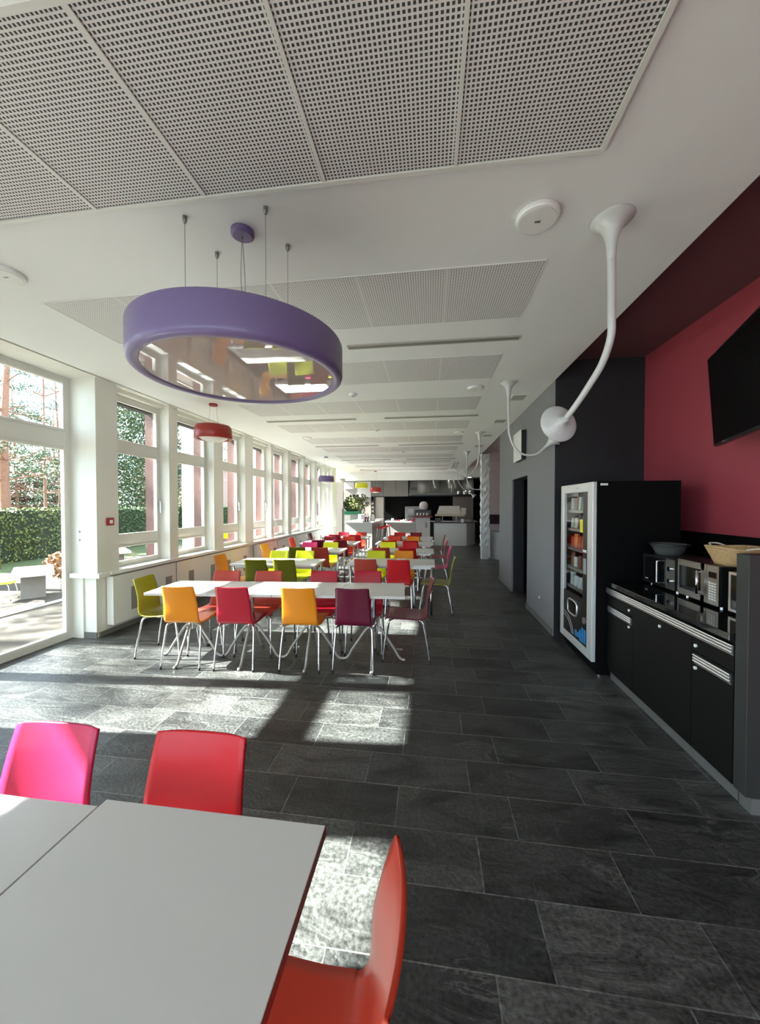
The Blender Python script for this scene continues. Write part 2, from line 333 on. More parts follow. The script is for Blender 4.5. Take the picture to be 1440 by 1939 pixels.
# windows
def window(n, y0, y1, x=-4.08, handle=False):
    d = .06; f = .055; bm = bmesh.new(); xa, xb = x - d, x
    bx(bm, xa, xb, y0, y0 + f, .79, 3.06); bx(bm, xa, xb, y1 - f, y1, .79, 3.06)
    a, b = y0 + f, y1 - f
    bx(bm, xa, xb, a, b, .79, .84); bx(bm, xa, xb, a, b, 1.06, 1.20); bx(bm, xa, xb, a, b, 2.31, 2.45); bx(bm, xa, xb, a, b, 2.99, 3.06)
    # inner sash rebates
    for z0, z1 in ((.84, 1.06), (1.20, 2.31), (2.45, 2.99)):
        t = .022
        bx(bm, xb - .02, xb + .012, a, a + t, z0, z1); bx(bm, xb - .02, xb + .012, b - t, b, z0, z1)
        bx(bm, xb - .02, xb + .012, a + t, b - t, z0, z0 + t); bx(bm, xb - .02, xb + .012, a + t, b - t, z1 - t, z1)
    w = struct('window_%d' % n, bm, M['frame'], bevel=.003)
    for z0, z1 in ((.84, 1.06), (1.20, 2.31), (2.45, 2.99)):
        obj('glass_pane', box(x - .036, x - .030, a, b, z0, z1), M['glass'], w)
    obj('blind_box', box(x - .20, x - .075, a, b, 2.97, 3.055), M['groove'], w)
    if handle:
        bm = bmesh.new(); bx(bm, x + .012, x + .03, b + .005, b + .035, 1.60, 1.68); bx(bm, x + .03, x + .045, b + .01, b + .028, 1.49, 1.66)
        obj('handle', bm, M['chrome'], w, bevel=.003)
wn = 0
for (a0, a1), (b0, b1) in zip(PIERS, PIERS[1:]):
    wn += 1; window(wn, a1, b0, handle=(wn in (1, 3, 4)))
# full-height glazing next to the camera, terrace side
GL = [(2.06, 3.91, 2.90), (.54, 1.50, None), (-.85, .30, -.3), (-2.9, -1.45, -2.2)]
def glazed(n, y0, y1, mull):
    x = -4.29; bm = bmesh.new(); xa, xb = x - .07, x
    bx(bm, xa, xb, y0, y0 + .06, 0, CZ); bx(bm, xa, xb, y1 - .06, y1, 0, CZ); a, b = y0 + .06, y1 - .06
    bx(bm, xa, xb, a, b, 0, .07); bx(bm, xa, xb, a, b, 2.285, 2.475); bx(bm, xa, xb, a, b, 3.06, CZ)
    spans = [(a, b)]
    if mull:
        for z0, z1 in ((.07, 2.285), (2.475, 3.06)): bx(bm, xa, xb, mull - .05, mull + .05, z0, z1)
        spans = [(a, mull - .05), (mull + .05, b)]
    for s, e in spans:
        for z0, z1 in ((.07, 2.285), (2.475, 3.06)):
            t = .03
            bx(bm, xb - .03, xb + .015, s, s + t, z0, z1); bx(bm, xb - .03, xb + .015, e - t, e, z0, z1)
            bx(bm, xb - .03, xb + .015, s + t, e - t, z0, z0 + t); bx(bm, xb - .03, xb + .015, s + t, e - t, z1 - t, z1)
    w = struct('door_%d' % n, bm, M['frame'], bevel=.003)
    for s, e in spans:
        for z0, z1 in ((.07, 2.285), (2.475, 3.06)):
            obj('glass_pane', box(x - .045, x - .039, s, e, z0, z1), M['glass'], w)
            g = .012; bb = bmesh.new()
            bx(bb, x - .052, x - .034, e - g, e, z0, z1); bx(bb, x - .052, x - .034, s, e, z0, z0 + g); bx(bb, x - .052, x - .034, s, e, z1 - g, z1)
            obj('rubber_gasket', bb, M['rubber'], w)
for i, g in enumerate(GL): glazed(i + 2, *g)
bm = bmesh.new()
for a, b in ((1.50, 2.06), (.30, .54), (-1.45, -.85), (Y0, -2.9)): bx(bm, -4.36, -3.95, a, b, 0, CZ)
struct('wall_left_near', bm, M['wall'])
# unseen wall behind the camera, fully glazed to bring in more sky light
bm = bmesh.new()
for x in (-4.3, -2.7, -1.1, .5, 2.1): bx(bm, x, x + .1, Y0 - .08, Y0, 0, 3.35)
bx(bm, -4.3, 2.6, Y0 - .08, Y0, 0, .1); bx(bm, -4.3, 2.6, Y0 - .08, Y0, 3.1, 3.5)
struct('wall_front', bm, M['frame'])
for i, x in enumerate((-4.2, -2.6, -1.0, .6)):
    struct('window_%d' % (20 + i), box(x, x + 1.5, Y0 - .045, Y0 - .035, .1, 3.1), M['glass'])  # added panes, never in view, that let sky light reach the ceiling

# ---- ceiling fittings
ROWS = [.995 + 1.435 * k for k in range(11)]; XL = -2.88; TW = .5975
ordw = ['nearest the camera, above the purple lamp', 'second from the camera, just behind the purple lamp', 'third from the camera, after the first slot', 'fourth from the camera', 'fifth from the camera', 'sixth from the camera', 'seventh from the camera', 'eighth from the camera', 'ninth from the camera', 'tenth from the camera', 'farthest, next to the kitchen']
for k, y in enumerate(ROWS):
    pm = perforated(XL, y) if k == 0 else (perforated(XL, y, .215) if k == 1 else pm)
    t = thing('perforated_ceiling_panel', 'white perforated ceiling panel strip, ' + ordw[k], 'ceiling panel', (XL, y, CZ - .022), 0, 'perforated ceiling panels')
    for i in range(6):
        x0 = XL + i * TW
        wp(t, 'panel_tile', box(x0 + .003, x0 + TW - .003, y + .003, y + .692, CZ - (.016 if k == 0 else .006), CZ - .001), pm)
    bm = bmesh.new(); e = .022 if k == 0 else .006; z0, z1 = (CZ - .024 if k == 0 else CZ - .007), CZ - .001; XR = XL + 6 * TW
    bx(bm, XL - e, XL, y - e, y + .695 + e, z0, z1); bx(bm, XR, XR + e, y - e, y + .695 + e, z0, z1)
    bx(bm, XL, XR, y - e, y, z0, z1); bx(bm, XL, XR, y + .695, y + .695 + e, z0, z1)
    wp(t, 'rim', bm, M['frame'] if k == 0 else M['ceil'])
    bm = bmesh.new()
    for i in range(1, 6): x0 = XL + i * TW; bx(bm, x0 - .008, x0 + .008, y, y + .695, CZ - (.022 if k == 0 else .007), CZ - (.015 if k == 0 else .0055))
    wp(t, 'seam_strips', bm, M['frame'])
for k, (y, where) in enumerate(((3.46, 'nearest'), (6.36, 'second nearest'), (9.25, 'third nearest'), (12.1, 'farthest'))):
    for x0, x1, sd_ in ((-.79, .80, 'right'), (-2.94, -1.29, 'left')):
        t = thing('ceiling_slot_diffuser', 'long narrow grey ceiling slot, %s of the %s-hand line' % (where, sd_), 'air vent', (x0, y, CZ - .01), 0, 'ceiling slot diffusers')
        bm = bmesh.new(); bx(bm, x0, x1, y, y + .012, CZ - .012, CZ - .001); bx(bm, x0, x1, y + .068, y + .08, CZ - .012, CZ - .001); bx(bm, x0, x0 + .012, y + .012, y + .068, CZ - .012, CZ - .001); bx(bm, x1 - .012, x1, y + .012, y + .068, CZ - .012, CZ - .001)
        wp(t, 'frame', bm, mat('slot_frame_grey', (.42, .41, .36), .5) if k == 0 and sd_ == 'right' else bpy.data.materials['slot_frame_grey'])
        wp(t, 'slot', box(x0 + .012, x1 - .012, y + .012, y + .068, CZ - .008, CZ - .001), mat('slot_grey', (.22, .21, .18), .6) if k == 0 and sd_ == 'right' else bpy.data.materials['slot_grey'])
def speaker(x, y, r, label):
    t = thing('ceiling_speaker', label, 'speaker', (x, y, CZ), 0, 'round ceiling speakers')
    bm = bmesh.new(); lathe(bm, [(r, -.001), (r, -.018), (r * .96, -.026), (r * .9, -.028)], 40); obj('housing', bm, M['porcelain'], t, smooth=False)
    bm = bmesh.new(); lathe(bm, [(r * .86, -.0285), (r * .86, -.031)], 40); obj('grille', bm, M['white'], t)
    obj('logo_plate', box(-.014, .014, -.006, .006, -.0335, -.031), M['steel'], t)
speaker(.555, 2.06, .108, 'round white ceiling speaker nearest the camera, beside the first white trumpet lamp')
speaker(-2.75, 2.09, .1, 'round white ceiling speaker cut off by the left edge of the photo')
speaker(.57, 4.92, .1, 'round white ceiling speaker between the third and fourth perforated panels, right side')
speaker(.59, 7.83, .1, 'round white ceiling speaker farther back, left of the third trumpet lamp')
speaker(-2.73, 7.98, .1, 'small round white ceiling speaker far back near the window side')
speaker(.6, 10.7, .1, 'tiny round ceiling speaker farthest back on the right')
for x, y, l in ((-1.05, 4.97, 'small white round smoke detector right of the purple lamp rim'), (-1.05, 7.3, 'small white round smoke detector between far ceiling slots'), (-.75, 10.4, 'small dark-centred smoke detector far back mid ceiling'), (-.9, 13.2, 'tiny smoke detector farthest back on the ceiling')):
    t = thing('smoke_detector', l, 'smoke detector', (x, y, CZ), 0, 'ceiling smoke detectors')
    bm = bmesh.new(); lathe(bm, [(.055, -.001), (.055, -.02), (.04, -.035)], 24); obj('base', bm, M['porcelain'], t)
    bm = bmesh.new(); lathe(bm, [(.022, -.036), (.018, -.046)], 16); obj('sensor', bm, M['steel'], t)
for k, (x, y, w) in enumerate(((1.225, 5.43, 'nearest'), (1.24, 6.9, 'second'), (1.22, 8.27, 'third'), (1.22, 9.7, 'farthest'))):
    t = thing('square_ceiling_vent', 'square beige ceiling vent near the grey wall, %s from the camera' % w if k else 'square beige ceiling vent nearest the camera, behind the second trumpet lamp', 'air vent', (x, y, CZ), 0, 'square ceiling vents')
    bm = bmesh.new(); s = .11; q = .145
    bx(bm, -s, -s + .02, -q, q, -.012, -.001); bx(bm, s - .02, s, -q, q, -.012, -.001); bx(bm, -s + .02, s - .02, -q, -q + .02, -.012, -.001); bx(bm, -s + .02, s - .02, q - .02, q, -.012, -.001)
    obj('frame', bm, M['frame'], t); obj('grille', box(-s + .02, s - .02, -q + .02, q - .02, -.008, -.001), M['ventgrille'], t)
for i, (x, y) in enumerate(((.9, 16.95), (-.4, 16.95), (1.75, 16.97))):
    bm = bmesh.new(); lathe(bm, [(.07, 2.858), (.07, 2.845)], 20)
    tag(obj('downlight', (bmesh.ops.translate(bm, verts=bm.verts, vec=(x, y, 0)), bm)[1], M['spot'], loc=(x, y, 2.85)), ['lit round kitchen downlight above the right counter', 'lit round kitchen downlight left of the steel hoods', 'lit round downlight at the far right above the dark shelf'][i], 'downlight', 'kitchen downlights')

# ================================================================== PENDANTS
def big_lamp():
    cx, cy, zb, zt, r = -1.035, 1.954, 2.31, 2.50, .55
    t = thing('pendant_lamp', 'very large round purple drum pendant lamp with glossy underside', 'pendant lamp', (cx, cy, zb))
    prof = [(r - .062, .02), (r - .055, .006), (r - .035, 0), (r - .014, .003), (r - .004, .012), (r, .026), (r, .04), (r, zt - zb - .014), (r - .004, zt - zb - .004), (r - .012, zt - zb), (r - .04, zt - zb)]
    bm = bmesh.new(); n = 128; rings = []
    prof = prof + [(r - .5, zt - zb)]
    lathe(bm, prof, n, cap=False); obj('drum_shade', bm, M['lamp_purple'], t, smooth=True)
    bm = bmesh.new(); lathe(bm, [(r - .06, .012), (r - .06, .02)], n); obj('diffuser', bm, M['lampface'], t)
    bm = bmesh.new(); lathe(bm, [(.062, CZ - zb - .001), (.062, CZ - zb - .024), (.05, CZ - zb - .032)], 40); obj('ceiling_rose', bm, M['lamp_purple'], t)
    bm = bmesh.new(); z1 = CZ - zb - .03
    for s in (1, -1): tube(bm, spline([(0, 0, z1), (.006 * s, 0, z1 - .1), (.012 * s, .004, z1 - .25), (-.004 * s + .008, .01, z1 - .4), (.012, .01, zt - zb)], 6), .0022, 6)
    obj('power_cable', bm, M['steel'], t, smooth=True)
    for x, y in ((-1.284, 1.816), (-1.274, 2.097), (-.836, 1.815), (-.829, 2.093)):
        bm = bmesh.new(); tube(bm, [(x - cx, y - cy, zt - zb), (x - cx, y - cy, CZ - zb)], .0018, 6); w = obj('suspension_wire', bm, M['steel'], t)
        bm = bmesh.new(); lathe(bm, [(.006, CZ - zb - .036), (.012, CZ - zb - .02), (.012, CZ - zb - .001)], 16, x - cx, y - cy); obj('wire_anchor', bm, M['plinth'], w)
big_lamp()
def small_lamp(cx, cy, z0, z1, r, m, label):
    t = thing('pendant_lamp', label, 'pendant lamp', (cx, cy, z0)); h = z1 - z0
    bm = bmesh.new(); lathe(bm, [(r - .05, .012), (r - .012, 0), (r, .015), (r - .005, h - .04), (r - .03, h), (.01, h)], 56, cap=False); obj('drum_shade', bm, m, t, smooth=True)
    bm = bmesh.new(); R0 = r - .06; lathe(bm, [(R0, .02), (R0 * .8, -.005), (R0 * .5, -.028), (R0 * .2, -.036), (.002, -.037)], 40, cap=False); obj('diffuser_bowl', bm, M['opal'], t, smooth=True)
    bm = bmesh.new(); lathe(bm, [(.06, CZ - z0 - .001), (.06, CZ - z0 - .03)], 28); obj('ceiling_rose', bm, m, t)
    for s in (-1, 1):
        bm = bmesh.new(); tube(bm, [(s * .05, 0, CZ - z0 - .03), (s * .075, 0, h)], .002, 6); obj('suspension_wire', bm, M['steel'], t)
small_lamp(-3.228, 5.182, 2.59, 2.79, .265, M['lamp_red'], 'red drum pendant lamp with white bowl, hanging near the second window')
small_lamp(-3.229, 11.26, 2.33, 2.52, .25, M['lamp_purple'], 'small purple drum pendant lamp hanging far back by the windows')
small_lamp(-2.883, 15.42, 2.33, 2.55, .26, M['lamp_lime'], 'yellow-green drum pendant lamp hanging over the white bar')
small_lamp(-2.40, 16.2, 2.19, 2.40, .25, M['lamp_red'], 'small red drum pendant lamp hanging far back beside the grey cabinets')

def trumpet(base, path, label, mouth=.11, disc=False, k=1.0):
    t = thing('trumpet_ceiling_lamp', label, 'ceiling lamp', base, 0, 'white trumpet ceiling lamps'); b = Vector(base)
    P = [Vector((0, 0, 0)), Vector((0, 0, -.012)), Vector((0, 0, -.03)), Vector((0, 0, -.055)), Vector((0, 0, -.09)), Vector((0, 0, -.14)), Vector((0, 0, -.20))]
    RR = [.105, .094, .07, .048, .033, .024, .019]
    bm = bmesh.new(); tube(bm, P, RR, 28); obj('ceiling_flare', bm, M['lampwhite'], t, smooth=True)
    pts = spline([Vector((0, 0, -.19))] + [Vector((0, 0, -.19)) * .5 + (Vector(path[0]) - b) * .5] + [Vector(p) - b for p in path], 7)
    n = len(pts); rad = [.0185 - .006 * min(1, i / (n * .5)) + (.006 * max(0, i / n - .8) / .2) for i in range(n)]
    bm = bmesh.new(); tube(bm, pts, rad, 14); obj('flexible_stem', bm, M['lampwhite'], t, smooth=True)
    e = pts[-1]; d = (pts[-1] - pts[-3]).normalized()
    bm = bmesh.new(); tube(bm, [e - d * .01, e + d * .03, e + d * .07, e + d * .10, e + d * .125, e + d * .14], [.017, .021, .032, .05, mouth * .75, mouth], 32)
    sh = obj('lamp_shade', bm, M['lampwhite'], t, smooth=True)
    c = e + d * .142; bm = bmesh.new(); tube(bm, [c, c + d * .008], [mouth * .93, mouth * .93], 32); obj('lens', bm, M['opal'], sh)
    return t
def trumpet_disc():
    base = (.955, 2.142, CZ); b = Vector(base)
    t = thing('trumpet_ceiling_lamp', 'nearest white trumpet ceiling lamp, ending in a round frosted disc', 'ceiling lamp', base, 0, 'white trumpet ceiling lamps')
    bm = bmesh.new(); tube(bm, [(0, 0, z) for z in (0, -.010, -.022, -.04, -.07, -.11, -.16, -.22)], [.108, .10, .082, .06, .042, .03, .0235, .021], 36); obj('ceiling_flare', bm, M['lampwhite'], t, smooth=True)
    obj('screw', box(-.062, -.054, -.045, -.037, -.024, -.012), M['steel'], t)
    path = [(.957, 2.142, 2.80), (.959, 2.142, 2.607), (.963, 2.16, 2.503), (.941, 2.21, 2.382), (.899, 2.29, 2.277), (.861, 2.38, 2.19), (.838, 2.46, 2.14)]
    pts = spline([Vector((0, 0, -.21))] + [Vector(p) - b for p in path], 8); n = len(pts)
    bm = bmesh.new(); tube(bm, pts, [.021 - .004 * i / n for i in range(n)], 18); obj('flexible_stem', bm, M['lampwhite'], t, smooth=True)
    e = Vector((.838, 2.46, 2.14)) - b; d = (Vector((.80, 2.62, 2.11)) - Vector((.838, 2.46, 2.14))).normalized()
    bm = bmesh.new(); tube(bm, [e - d * .02, e + d * .01, e + d * .03, e + d * .045, e + d * .058, e + d * .07, e + d * .075], [.018, .022, .034, .058, .088, .118, .122], 48)
    sh = obj('lamp_shade', bm, M['lampwhite'], t, smooth=True)
    c = e + d * .077; bm = bmesh.new(); tube(bm, [c, c + d * .012], [.118, .112], 48); obj('lens', bm, M['opal'], sh)
trumpet_disc()
trumpet((.959, 4.767, CZ), [(.962, 4.767, 2.626), (.969, 4.767, 2.496), (1.014, 4.767, 2.351), (1.093, 4.75, 2.25), (1.181, 4.73, 2.213), (1.284, 4.7, 2.226), (1.36, 4.68, 2.29)], 'second white trumpet ceiling lamp, its stem looping below the frosted disc of the nearest one', .09)
trumpet((1.018, 7.919, CZ), [(1.01, 7.919, 2.666), (.978, 7.919, 2.48), (.891, 7.9, 2.315), (.762, 7.9, 2.228), (.654, 7.9, 2.263), (.56, 7.9, 2.345)], 'third white trumpet ceiling lamp, its bell turned up to the left', .10)
trumpet((1.029, 10.694, CZ), [(1.018, 10.694, 2.451), (1.047, 10.69, 2.271), (1.15, 10.69, 2.092), (1.281, 10.69, 2.047), (1.40, 10.69, 2.053)], 'fourth white trumpet ceiling lamp, its bell turned right against the rough pillar', .10)
trumpet((.93, 13.4, CZ), [(.935, 13.4, 2.7), (.945, 13.4, 2.576), (1.019, 13.4, 2.388), (1.149, 13.4, 2.219), (1.332, 13.4, 2.087), (1.43, 13.4, 2.01)], 'farthest white trumpet ceiling lamp, hanging down to the right before the hoods', .10)

# ================================================================== CHAIRS
def shell_mesh():
    prof = spline([(0, .222, .432), (0, .212, .446), (0, .18, .456), (0, .09, .453), (0, -.03, .443), (0, -.11, .441), (0, -.16, .449), (0, -.192, .473), (0, -.208, .515), (0, -.221, .60), (0, -.243, .70), (0, -.268, .785), (0, -.282, .822)], 5)
    s = [0]
    for a, b in zip(prof, prof[1:]): s.append(s[-1] + (b - a).length)
    T = s[-1]; bm = bmesh.new(); nu = 14; rows = []
    def wid(u):
        K = [(0, .350), (.06, .385), (.25, .39), (.45, .375), (.53, .355), (.62, .348), (.85, .328), (.985, .317), (1, .309)]
        for (a, wa), (b, wb) in zip(K, K[1:]):
            if u <= b: f = (u - a) / (b - a); return wa + (wb - wa) * f
        return K[-1][1]
    for i, p in enumerate(prof):
        u = s[i] / T; w = wid(u) / 2; row = []
        t = (prof[min(i + 1, len(prof) - 1)] - prof[max(i - 1, 0)]).normalized(); nrm = Vector((0, -t.z, t.y))  # towards the sitter
        if nrm.y < 0 and u > .6: nrm = -nrm
        if u <= .6 and nrm.z < 0: nrm = -nrm
        for j in range(nu + 1):
            q = 2 * j / nu - 1; dish = .020 * q * q * max(0, min(1, (u - .5) / .25)) + .006 * q * q * (1 if u < .5 else 0)
            v = Vector((q * w, p.y, p.z)) + nrm * dish
            if i == len(prof) - 1: v.z -= .006 * q ** 4
            row.append(bm.verts.new(v))
        rows.append(row)
    for a, b in zip(rows, rows[1:]):
        for j in range(nu): bm.faces.new((a[j], a[j + 1], b[j + 1], b[j]))
    return bm
def make_chair(label):
    t = thing('plywood_chair', label, 'chair', (0, 0, 0), 0, 'stacking chairs of the cafeteria')
    o = obj('seat_shell', shell_mesh(), CM['orange'], t, smooth=True)
    md = o.modifiers.new('thickness', 'SOLIDIFY'); md.thickness = .011; md.offset = -1
    r = .0095
    for sx in (-1, 1):
        bm = bmesh.new(); tube(bm, spline([(sx * .13, .13, .432), (sx * .155, .155, .431), (sx * .172, .178, .415), (sx * .180, .195, .37), (sx * .19, .225, .18), (sx * .197, .243, .004)], 5), r, 10); l = obj('leg', bm, M['chrome'], t, smooth=True)
        bm = bmesh.new(); lathe(bm, [(.011, 0), (.011, .022)], 10, sx * .197, .243); obj('foot_cap', bm, M['rubber'], l)
        bm = bmesh.new(); tube(bm, spline([(sx * .13, -.10, .427), (sx * .155, -.135, .426), (sx * .172, -.160, .412), (sx * .178, -.172, .37), (sx * .188, -.208, .18), (sx * .195, -.235, .004)], 5), r, 10); l = obj('leg', bm, M['chrome'], t, smooth=True)
        bm = bmesh.new(); lathe(bm, [(.011, 0), (.011, .022)], 10, sx * .195, -.235); obj('foot_cap', bm, M['rubber'], l)
    bm = bmesh.new()
    for sx in (-1, 1): tube(bm, [(sx * .13, .13, .432), (sx * .13, -.10, .427)], r, 8)
    tube(bm, [(-.13, .10, .431), (.13, .10, .431)], r, 8); tube(bm, [(-.13, -.07, .427), (.13, -.07, .427)], r, 8)
    obj('seat_frame', bm, M['chrome'], t, smooth=True)
    return t
N_, S_, E_, W_ = 0, PI, -PI / 2, PI / 2   # direction the sitter faces: +Y, -Y, +X, -X
t5 = R(4.4)
CH = [
 # foreground
 (-1.30, .865, S_ + R(1), 'magenta', 'magenta chair in a slanting sunbeam, facing the camera across the nearest table'),
 (-.765, .885, S_ + R(1), 'red', 'bright red chair facing the camera across the nearest table'),
 (-.335, .690, W_ + R(2), 'vermilion', 'orange-red chair seen edge-on at the right end of the nearest table'),
 # row A
 (-2.43, 3.51, N_ + t5, 'orange', 'orange chair seen from behind at the left of the long front table'),
 (-1.895, 3.545, N_ + t5, 'crimson', 'crimson chair seen from behind, between the two orange chairs'),
 (-1.25, 3.60, N_ + t5 * .6, 'orange', 'orange chair seen from behind, between the crimson and the plum chair'),
 (-.735, 3.645, N_ + t5 * .6, 'plum', 'dark plum chair seen from behind at the right of the long front table'),
 (-2.83, 3.66, E_ + R(6), 'olive', 'olive green chair at the left end of the long front table'),
 (-.24, 3.92, W_ + R(2), 'plum', 'plum chair seen from the side at the right end of the long front table'),
 (-2.37, 3.84, S_ + t5, 'rust', 'rust red chair facing the camera, leftmost behind the long front table'),
 (-1.87, 3.89, S_ + t5, 'rust', 'rust red chair facing the camera, second from the left behind the long front table'),
 (-1.22, 3.975, S_ + t5, 'crimson', 'crimson chair facing the camera, third from the left behind the long front table'),
 (-.71, 4.045, S_ + t5, 'crimson', 'crimson chair facing the camera, rightmost behind the long front table'),
 # row B left
 (-2.50, 5.27, N_ + R(2), 'moss', 'dark olive chair seen from behind, left one at the second table by the windows'),
 (-2.09, 5.33, N_ + R(1), 'moss', 'dark olive chair seen from behind, right one at the second table by the windows'),
 (-2.55, 5.76, S_, 'lime', 'lime yellow chair facing the camera, left one behind the second table by the windows'),
 (-2.115, 5.82, S_, 'lime', 'lime yellow chair facing the camera, right one behind the second table by the windows'),
 (-3.03, 5.42, E_, 'orange', 'orange chair against the radiator at the window end of the second table'),
 # row B right
 (-.93, 5.52, N_, 'rust', 'rust brown chair seen from behind at the left of the second aisle table'),
 (-.45, 5.53, N_, 'red', 'deep red chair seen from behind at the right of the second aisle table'),
 (-.91, 5.98, S_, 'lime', 'lime chair facing the camera at the left behind the second aisle table'),
 (-.44, 6.04, S_, 'orange', 'orange chair facing the camera at the right behind the second aisle table'),
 (.10, 5.62, W_ - R(3), 'olive', 'yellow-green chair standing in the aisle at the end of the second aisle table'),
 # row C left
 (-2.46, 6.87, N_, 'moss', 'dark green chair seen from behind at the third table by the windows'),
 (-2.03, 6.88, N_, 'rust', 'brick red chair seen from behind at the third table by the windows'),
 (-2.52, 7.28, S_, 'pink', 'pink chair facing the camera behind the third table by the windows'),
 (-2.08, 7.34, S_, 'lime', 'yellow chair facing the camera behind the third table by the windows'),
 (-3.05, 7.05, E_, 'amber', 'yellow-orange chair at the window end of the third table'),
 # row C right
 (-.90, 7.01, N_, 'rust', 'brown-red chair seen from behind at the left of the third aisle table'),
 (-.415, 7.02, N_, 'red', 'dark red chair seen from behind at the right of the third aisle table'),
 (-.88, 7.52, S_, 'lime', 'yellow-green chair facing the camera at the left behind the third aisle table'),
 (-.42, 7.57, S_, 'red', 'bright red chair facing the camera at the right behind the third aisle table'),
 (.12, 7.08, W_, 'pink', 'pale-lit pink chair standing in the aisle at the end of the third aisle table'),
 # row D left
 (-2.50, 8.31, N_, 'plum', 'plum chair seen from behind at the left of the fourth table by the windows'),
 (-2.00, 8.32, N_, 'burgundy', 'burgundy chair seen from behind at the right of the fourth table by the windows'),
 (-2.50, 8.82, S_, 'burgundy', 'maroon chair facing the camera at the left behind the fourth table by the windows'),
 (-2.02, 8.84, S_, 'vermilion', 'orange-red chair facing the camera at the right behind the fourth table by the windows'),
 (-3.05, 8.50, E_, 'vermilion', 'orange-red chair at the window end of the fourth table'),
 # row D right
 (-.90, 8.41, N_, 'red', 'red chair seen from behind at the left of the fourth aisle table'),
 (-.42, 8.41, N_, 'crimson', 'crimson chair seen from behind at the right of the fourth aisle table'),
 (-.88, 8.92, S_, 'vermilion', 'vermilion chair facing the camera at the left behind the fourth aisle table'),
 (-.42, 8.94, S_, 'orange', 'orange chair facing the camera at the right behind the fourth aisle table'),
 (.12, 8.48, W_, 'crimson', 'crimson chair standing in the aisle at the end of the fourth aisle table'),
 # row E left and right
 (-2.52, 9.84, N_, 'crimson', 'crimson chair seen from behind at the left of the farthest table by the windows'),
 (-1.98, 9.86, N_, 'red', 'red chair seen from behind at the right of the farthest table by the windows'),
 (-2.50, 10.25, S_, 'burgundy', 'burgundy chair facing the camera at the left behind the farthest table by the windows'),
 (-1.98, 10.28, S_, 'vermilion', 'coral red chair facing the camera at the right behind the farthest table by the windows'),
 (-3.08, 9.95, E_, 'plum', 'nearly black plum chair at the window end of the farthest table'),
 (-.90, 9.86, N_, 'rust', 'rust chair seen from behind at the left of the farthest aisle table'),
 (-.42, 9.88, N_, 'crimson', 'crimson chair seen from behind at the right of the farthest aisle table'),
 (-.86, 10.32, S_, 'red', 'red chair facing the camera at the left behind the farthest aisle table'),
 (-.40, 10.34, S_, 'burgundy', 'maroon chair facing the camera at the right behind the farthest aisle table'),
 (.12, 9.90, W_, 'burgundy', 'dark red chair standing in the aisle at the end of the farthest aisle table'),
]
proto = make_chair('')
shells = {}
for i, (x, y, rz, c, lab) in enumerate(CH):
    if i == 0: o = proto; o.location = (x, y, 0); o.rotation_euler = (0, 0, rz); o['label'] = lab
    else: o = dup(proto, (x, y, 0), rz, lab)
    sh = [ch for ch in o.children if ch.name.startswith('seat_shell')][0]
    if c not in shells:
        if i: sh.data = sh.data.copy()
        sh.data.materials[0] = CM[c]; shells[c] = sh.data
    else: sh.data = shells[c]

# ================================================================== TABLES
def star_table(x, y, rz, w, d, label, edge=None, group=None):
    t = thing('square_table', label, 'table', (x, y, 0), rz, group)
    obj('table_top', box(-w / 2, w / 2, -d / 2, d / 2, .714, .74), M['laminate'], t, bevel=.0015)
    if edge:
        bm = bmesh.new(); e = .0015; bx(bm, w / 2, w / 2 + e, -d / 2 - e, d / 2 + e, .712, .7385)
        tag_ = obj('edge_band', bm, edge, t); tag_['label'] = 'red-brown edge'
    bm = bmesh.new(); lathe(bm, [(.028, .30), (.028, .70)], 20); lathe(bm, [(.04, .30), (.04, .37)], 20); obj('column', bm, M['chrome'], t, smooth=False)
    bm = bmesh.new(); bx(bm, -.22, .22, -.03, .03, .695, .713); bx(bm, -.03, .03, -.22, .22, .690, .708); obj('top_bracket', bm, M['legwhite'], t)
    for k in range(4):
        a = k * PI / 2; c, s = math.cos(a), math.sin(a)
        pts = spline([(c * r_, s * r_, z) for r_, z in ((.03, .355), (.08, .32), (.15, .22), (.22, .115), (.26, .045), (.295, .018), (.325, .016))], 4)
        n = len(pts); bm = bmesh.new(); tube(bm, pts, [.0145 - .002 * math.sin(PI * i / n) for i in range(n)], 10); l = obj('foot', bm, M['legwhite'], t, smooth=True)
        bm = bmesh.new(); lathe(bm, [(.016, 0), (.016, .006)], 12, c * .31, s * .31); obj('foot_pad', bm, M['rubber'], l)
def four_leg_table(x, y, rz, w, d, label, group):
    t = thing('rectangular_table', label, 'table', (x, y, 0), rz, group)
    bm = bmesh.new(); bx(bm, -w / 2, -.0015, -d / 2, d / 2, .714, .74); bx(bm, .0015, w / 2, -d / 2, d / 2, .714, .74); obj('table_top', bm, M['laminate'], t, bevel=.0015)
    bm = bmesh.new(); a, b = w / 2 - .05, d / 2 - .05
    bx(bm, -a, a, -b - .01, -b + .01, .675, .714); bx(bm, -a, a, b - .01, b + .01, .675, .714); bx(bm, -a - .01, -a + .01, -b, b, .675, .714); bx(bm, a - .01, a + .01, -b, b, .675, .714)
    obj('apron_frame', bm, M['steel'], t)
    for sx in (-1, 1):
        for sy in (-1, 1):
            bm = bmesh.new(); lathe(bm, [(.016, .02), (.016, .70)], 14, sx * a, sy * b); l = obj('leg', bm, M['chrome'], t, smooth=True)
            bm = bmesh.new(); lathe(bm, [(.018, 0), (.018, .03)], 12, sx * a, sy * b); obj('foot_cap', bm, M['rubber'], l)
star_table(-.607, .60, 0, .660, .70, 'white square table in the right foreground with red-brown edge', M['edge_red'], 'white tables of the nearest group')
star_table(-1.272, .575, 0, .660, .70, 'white square table in the bottom left corner, partly sunlit', None, 'white tables of the nearest group')
wA = .642
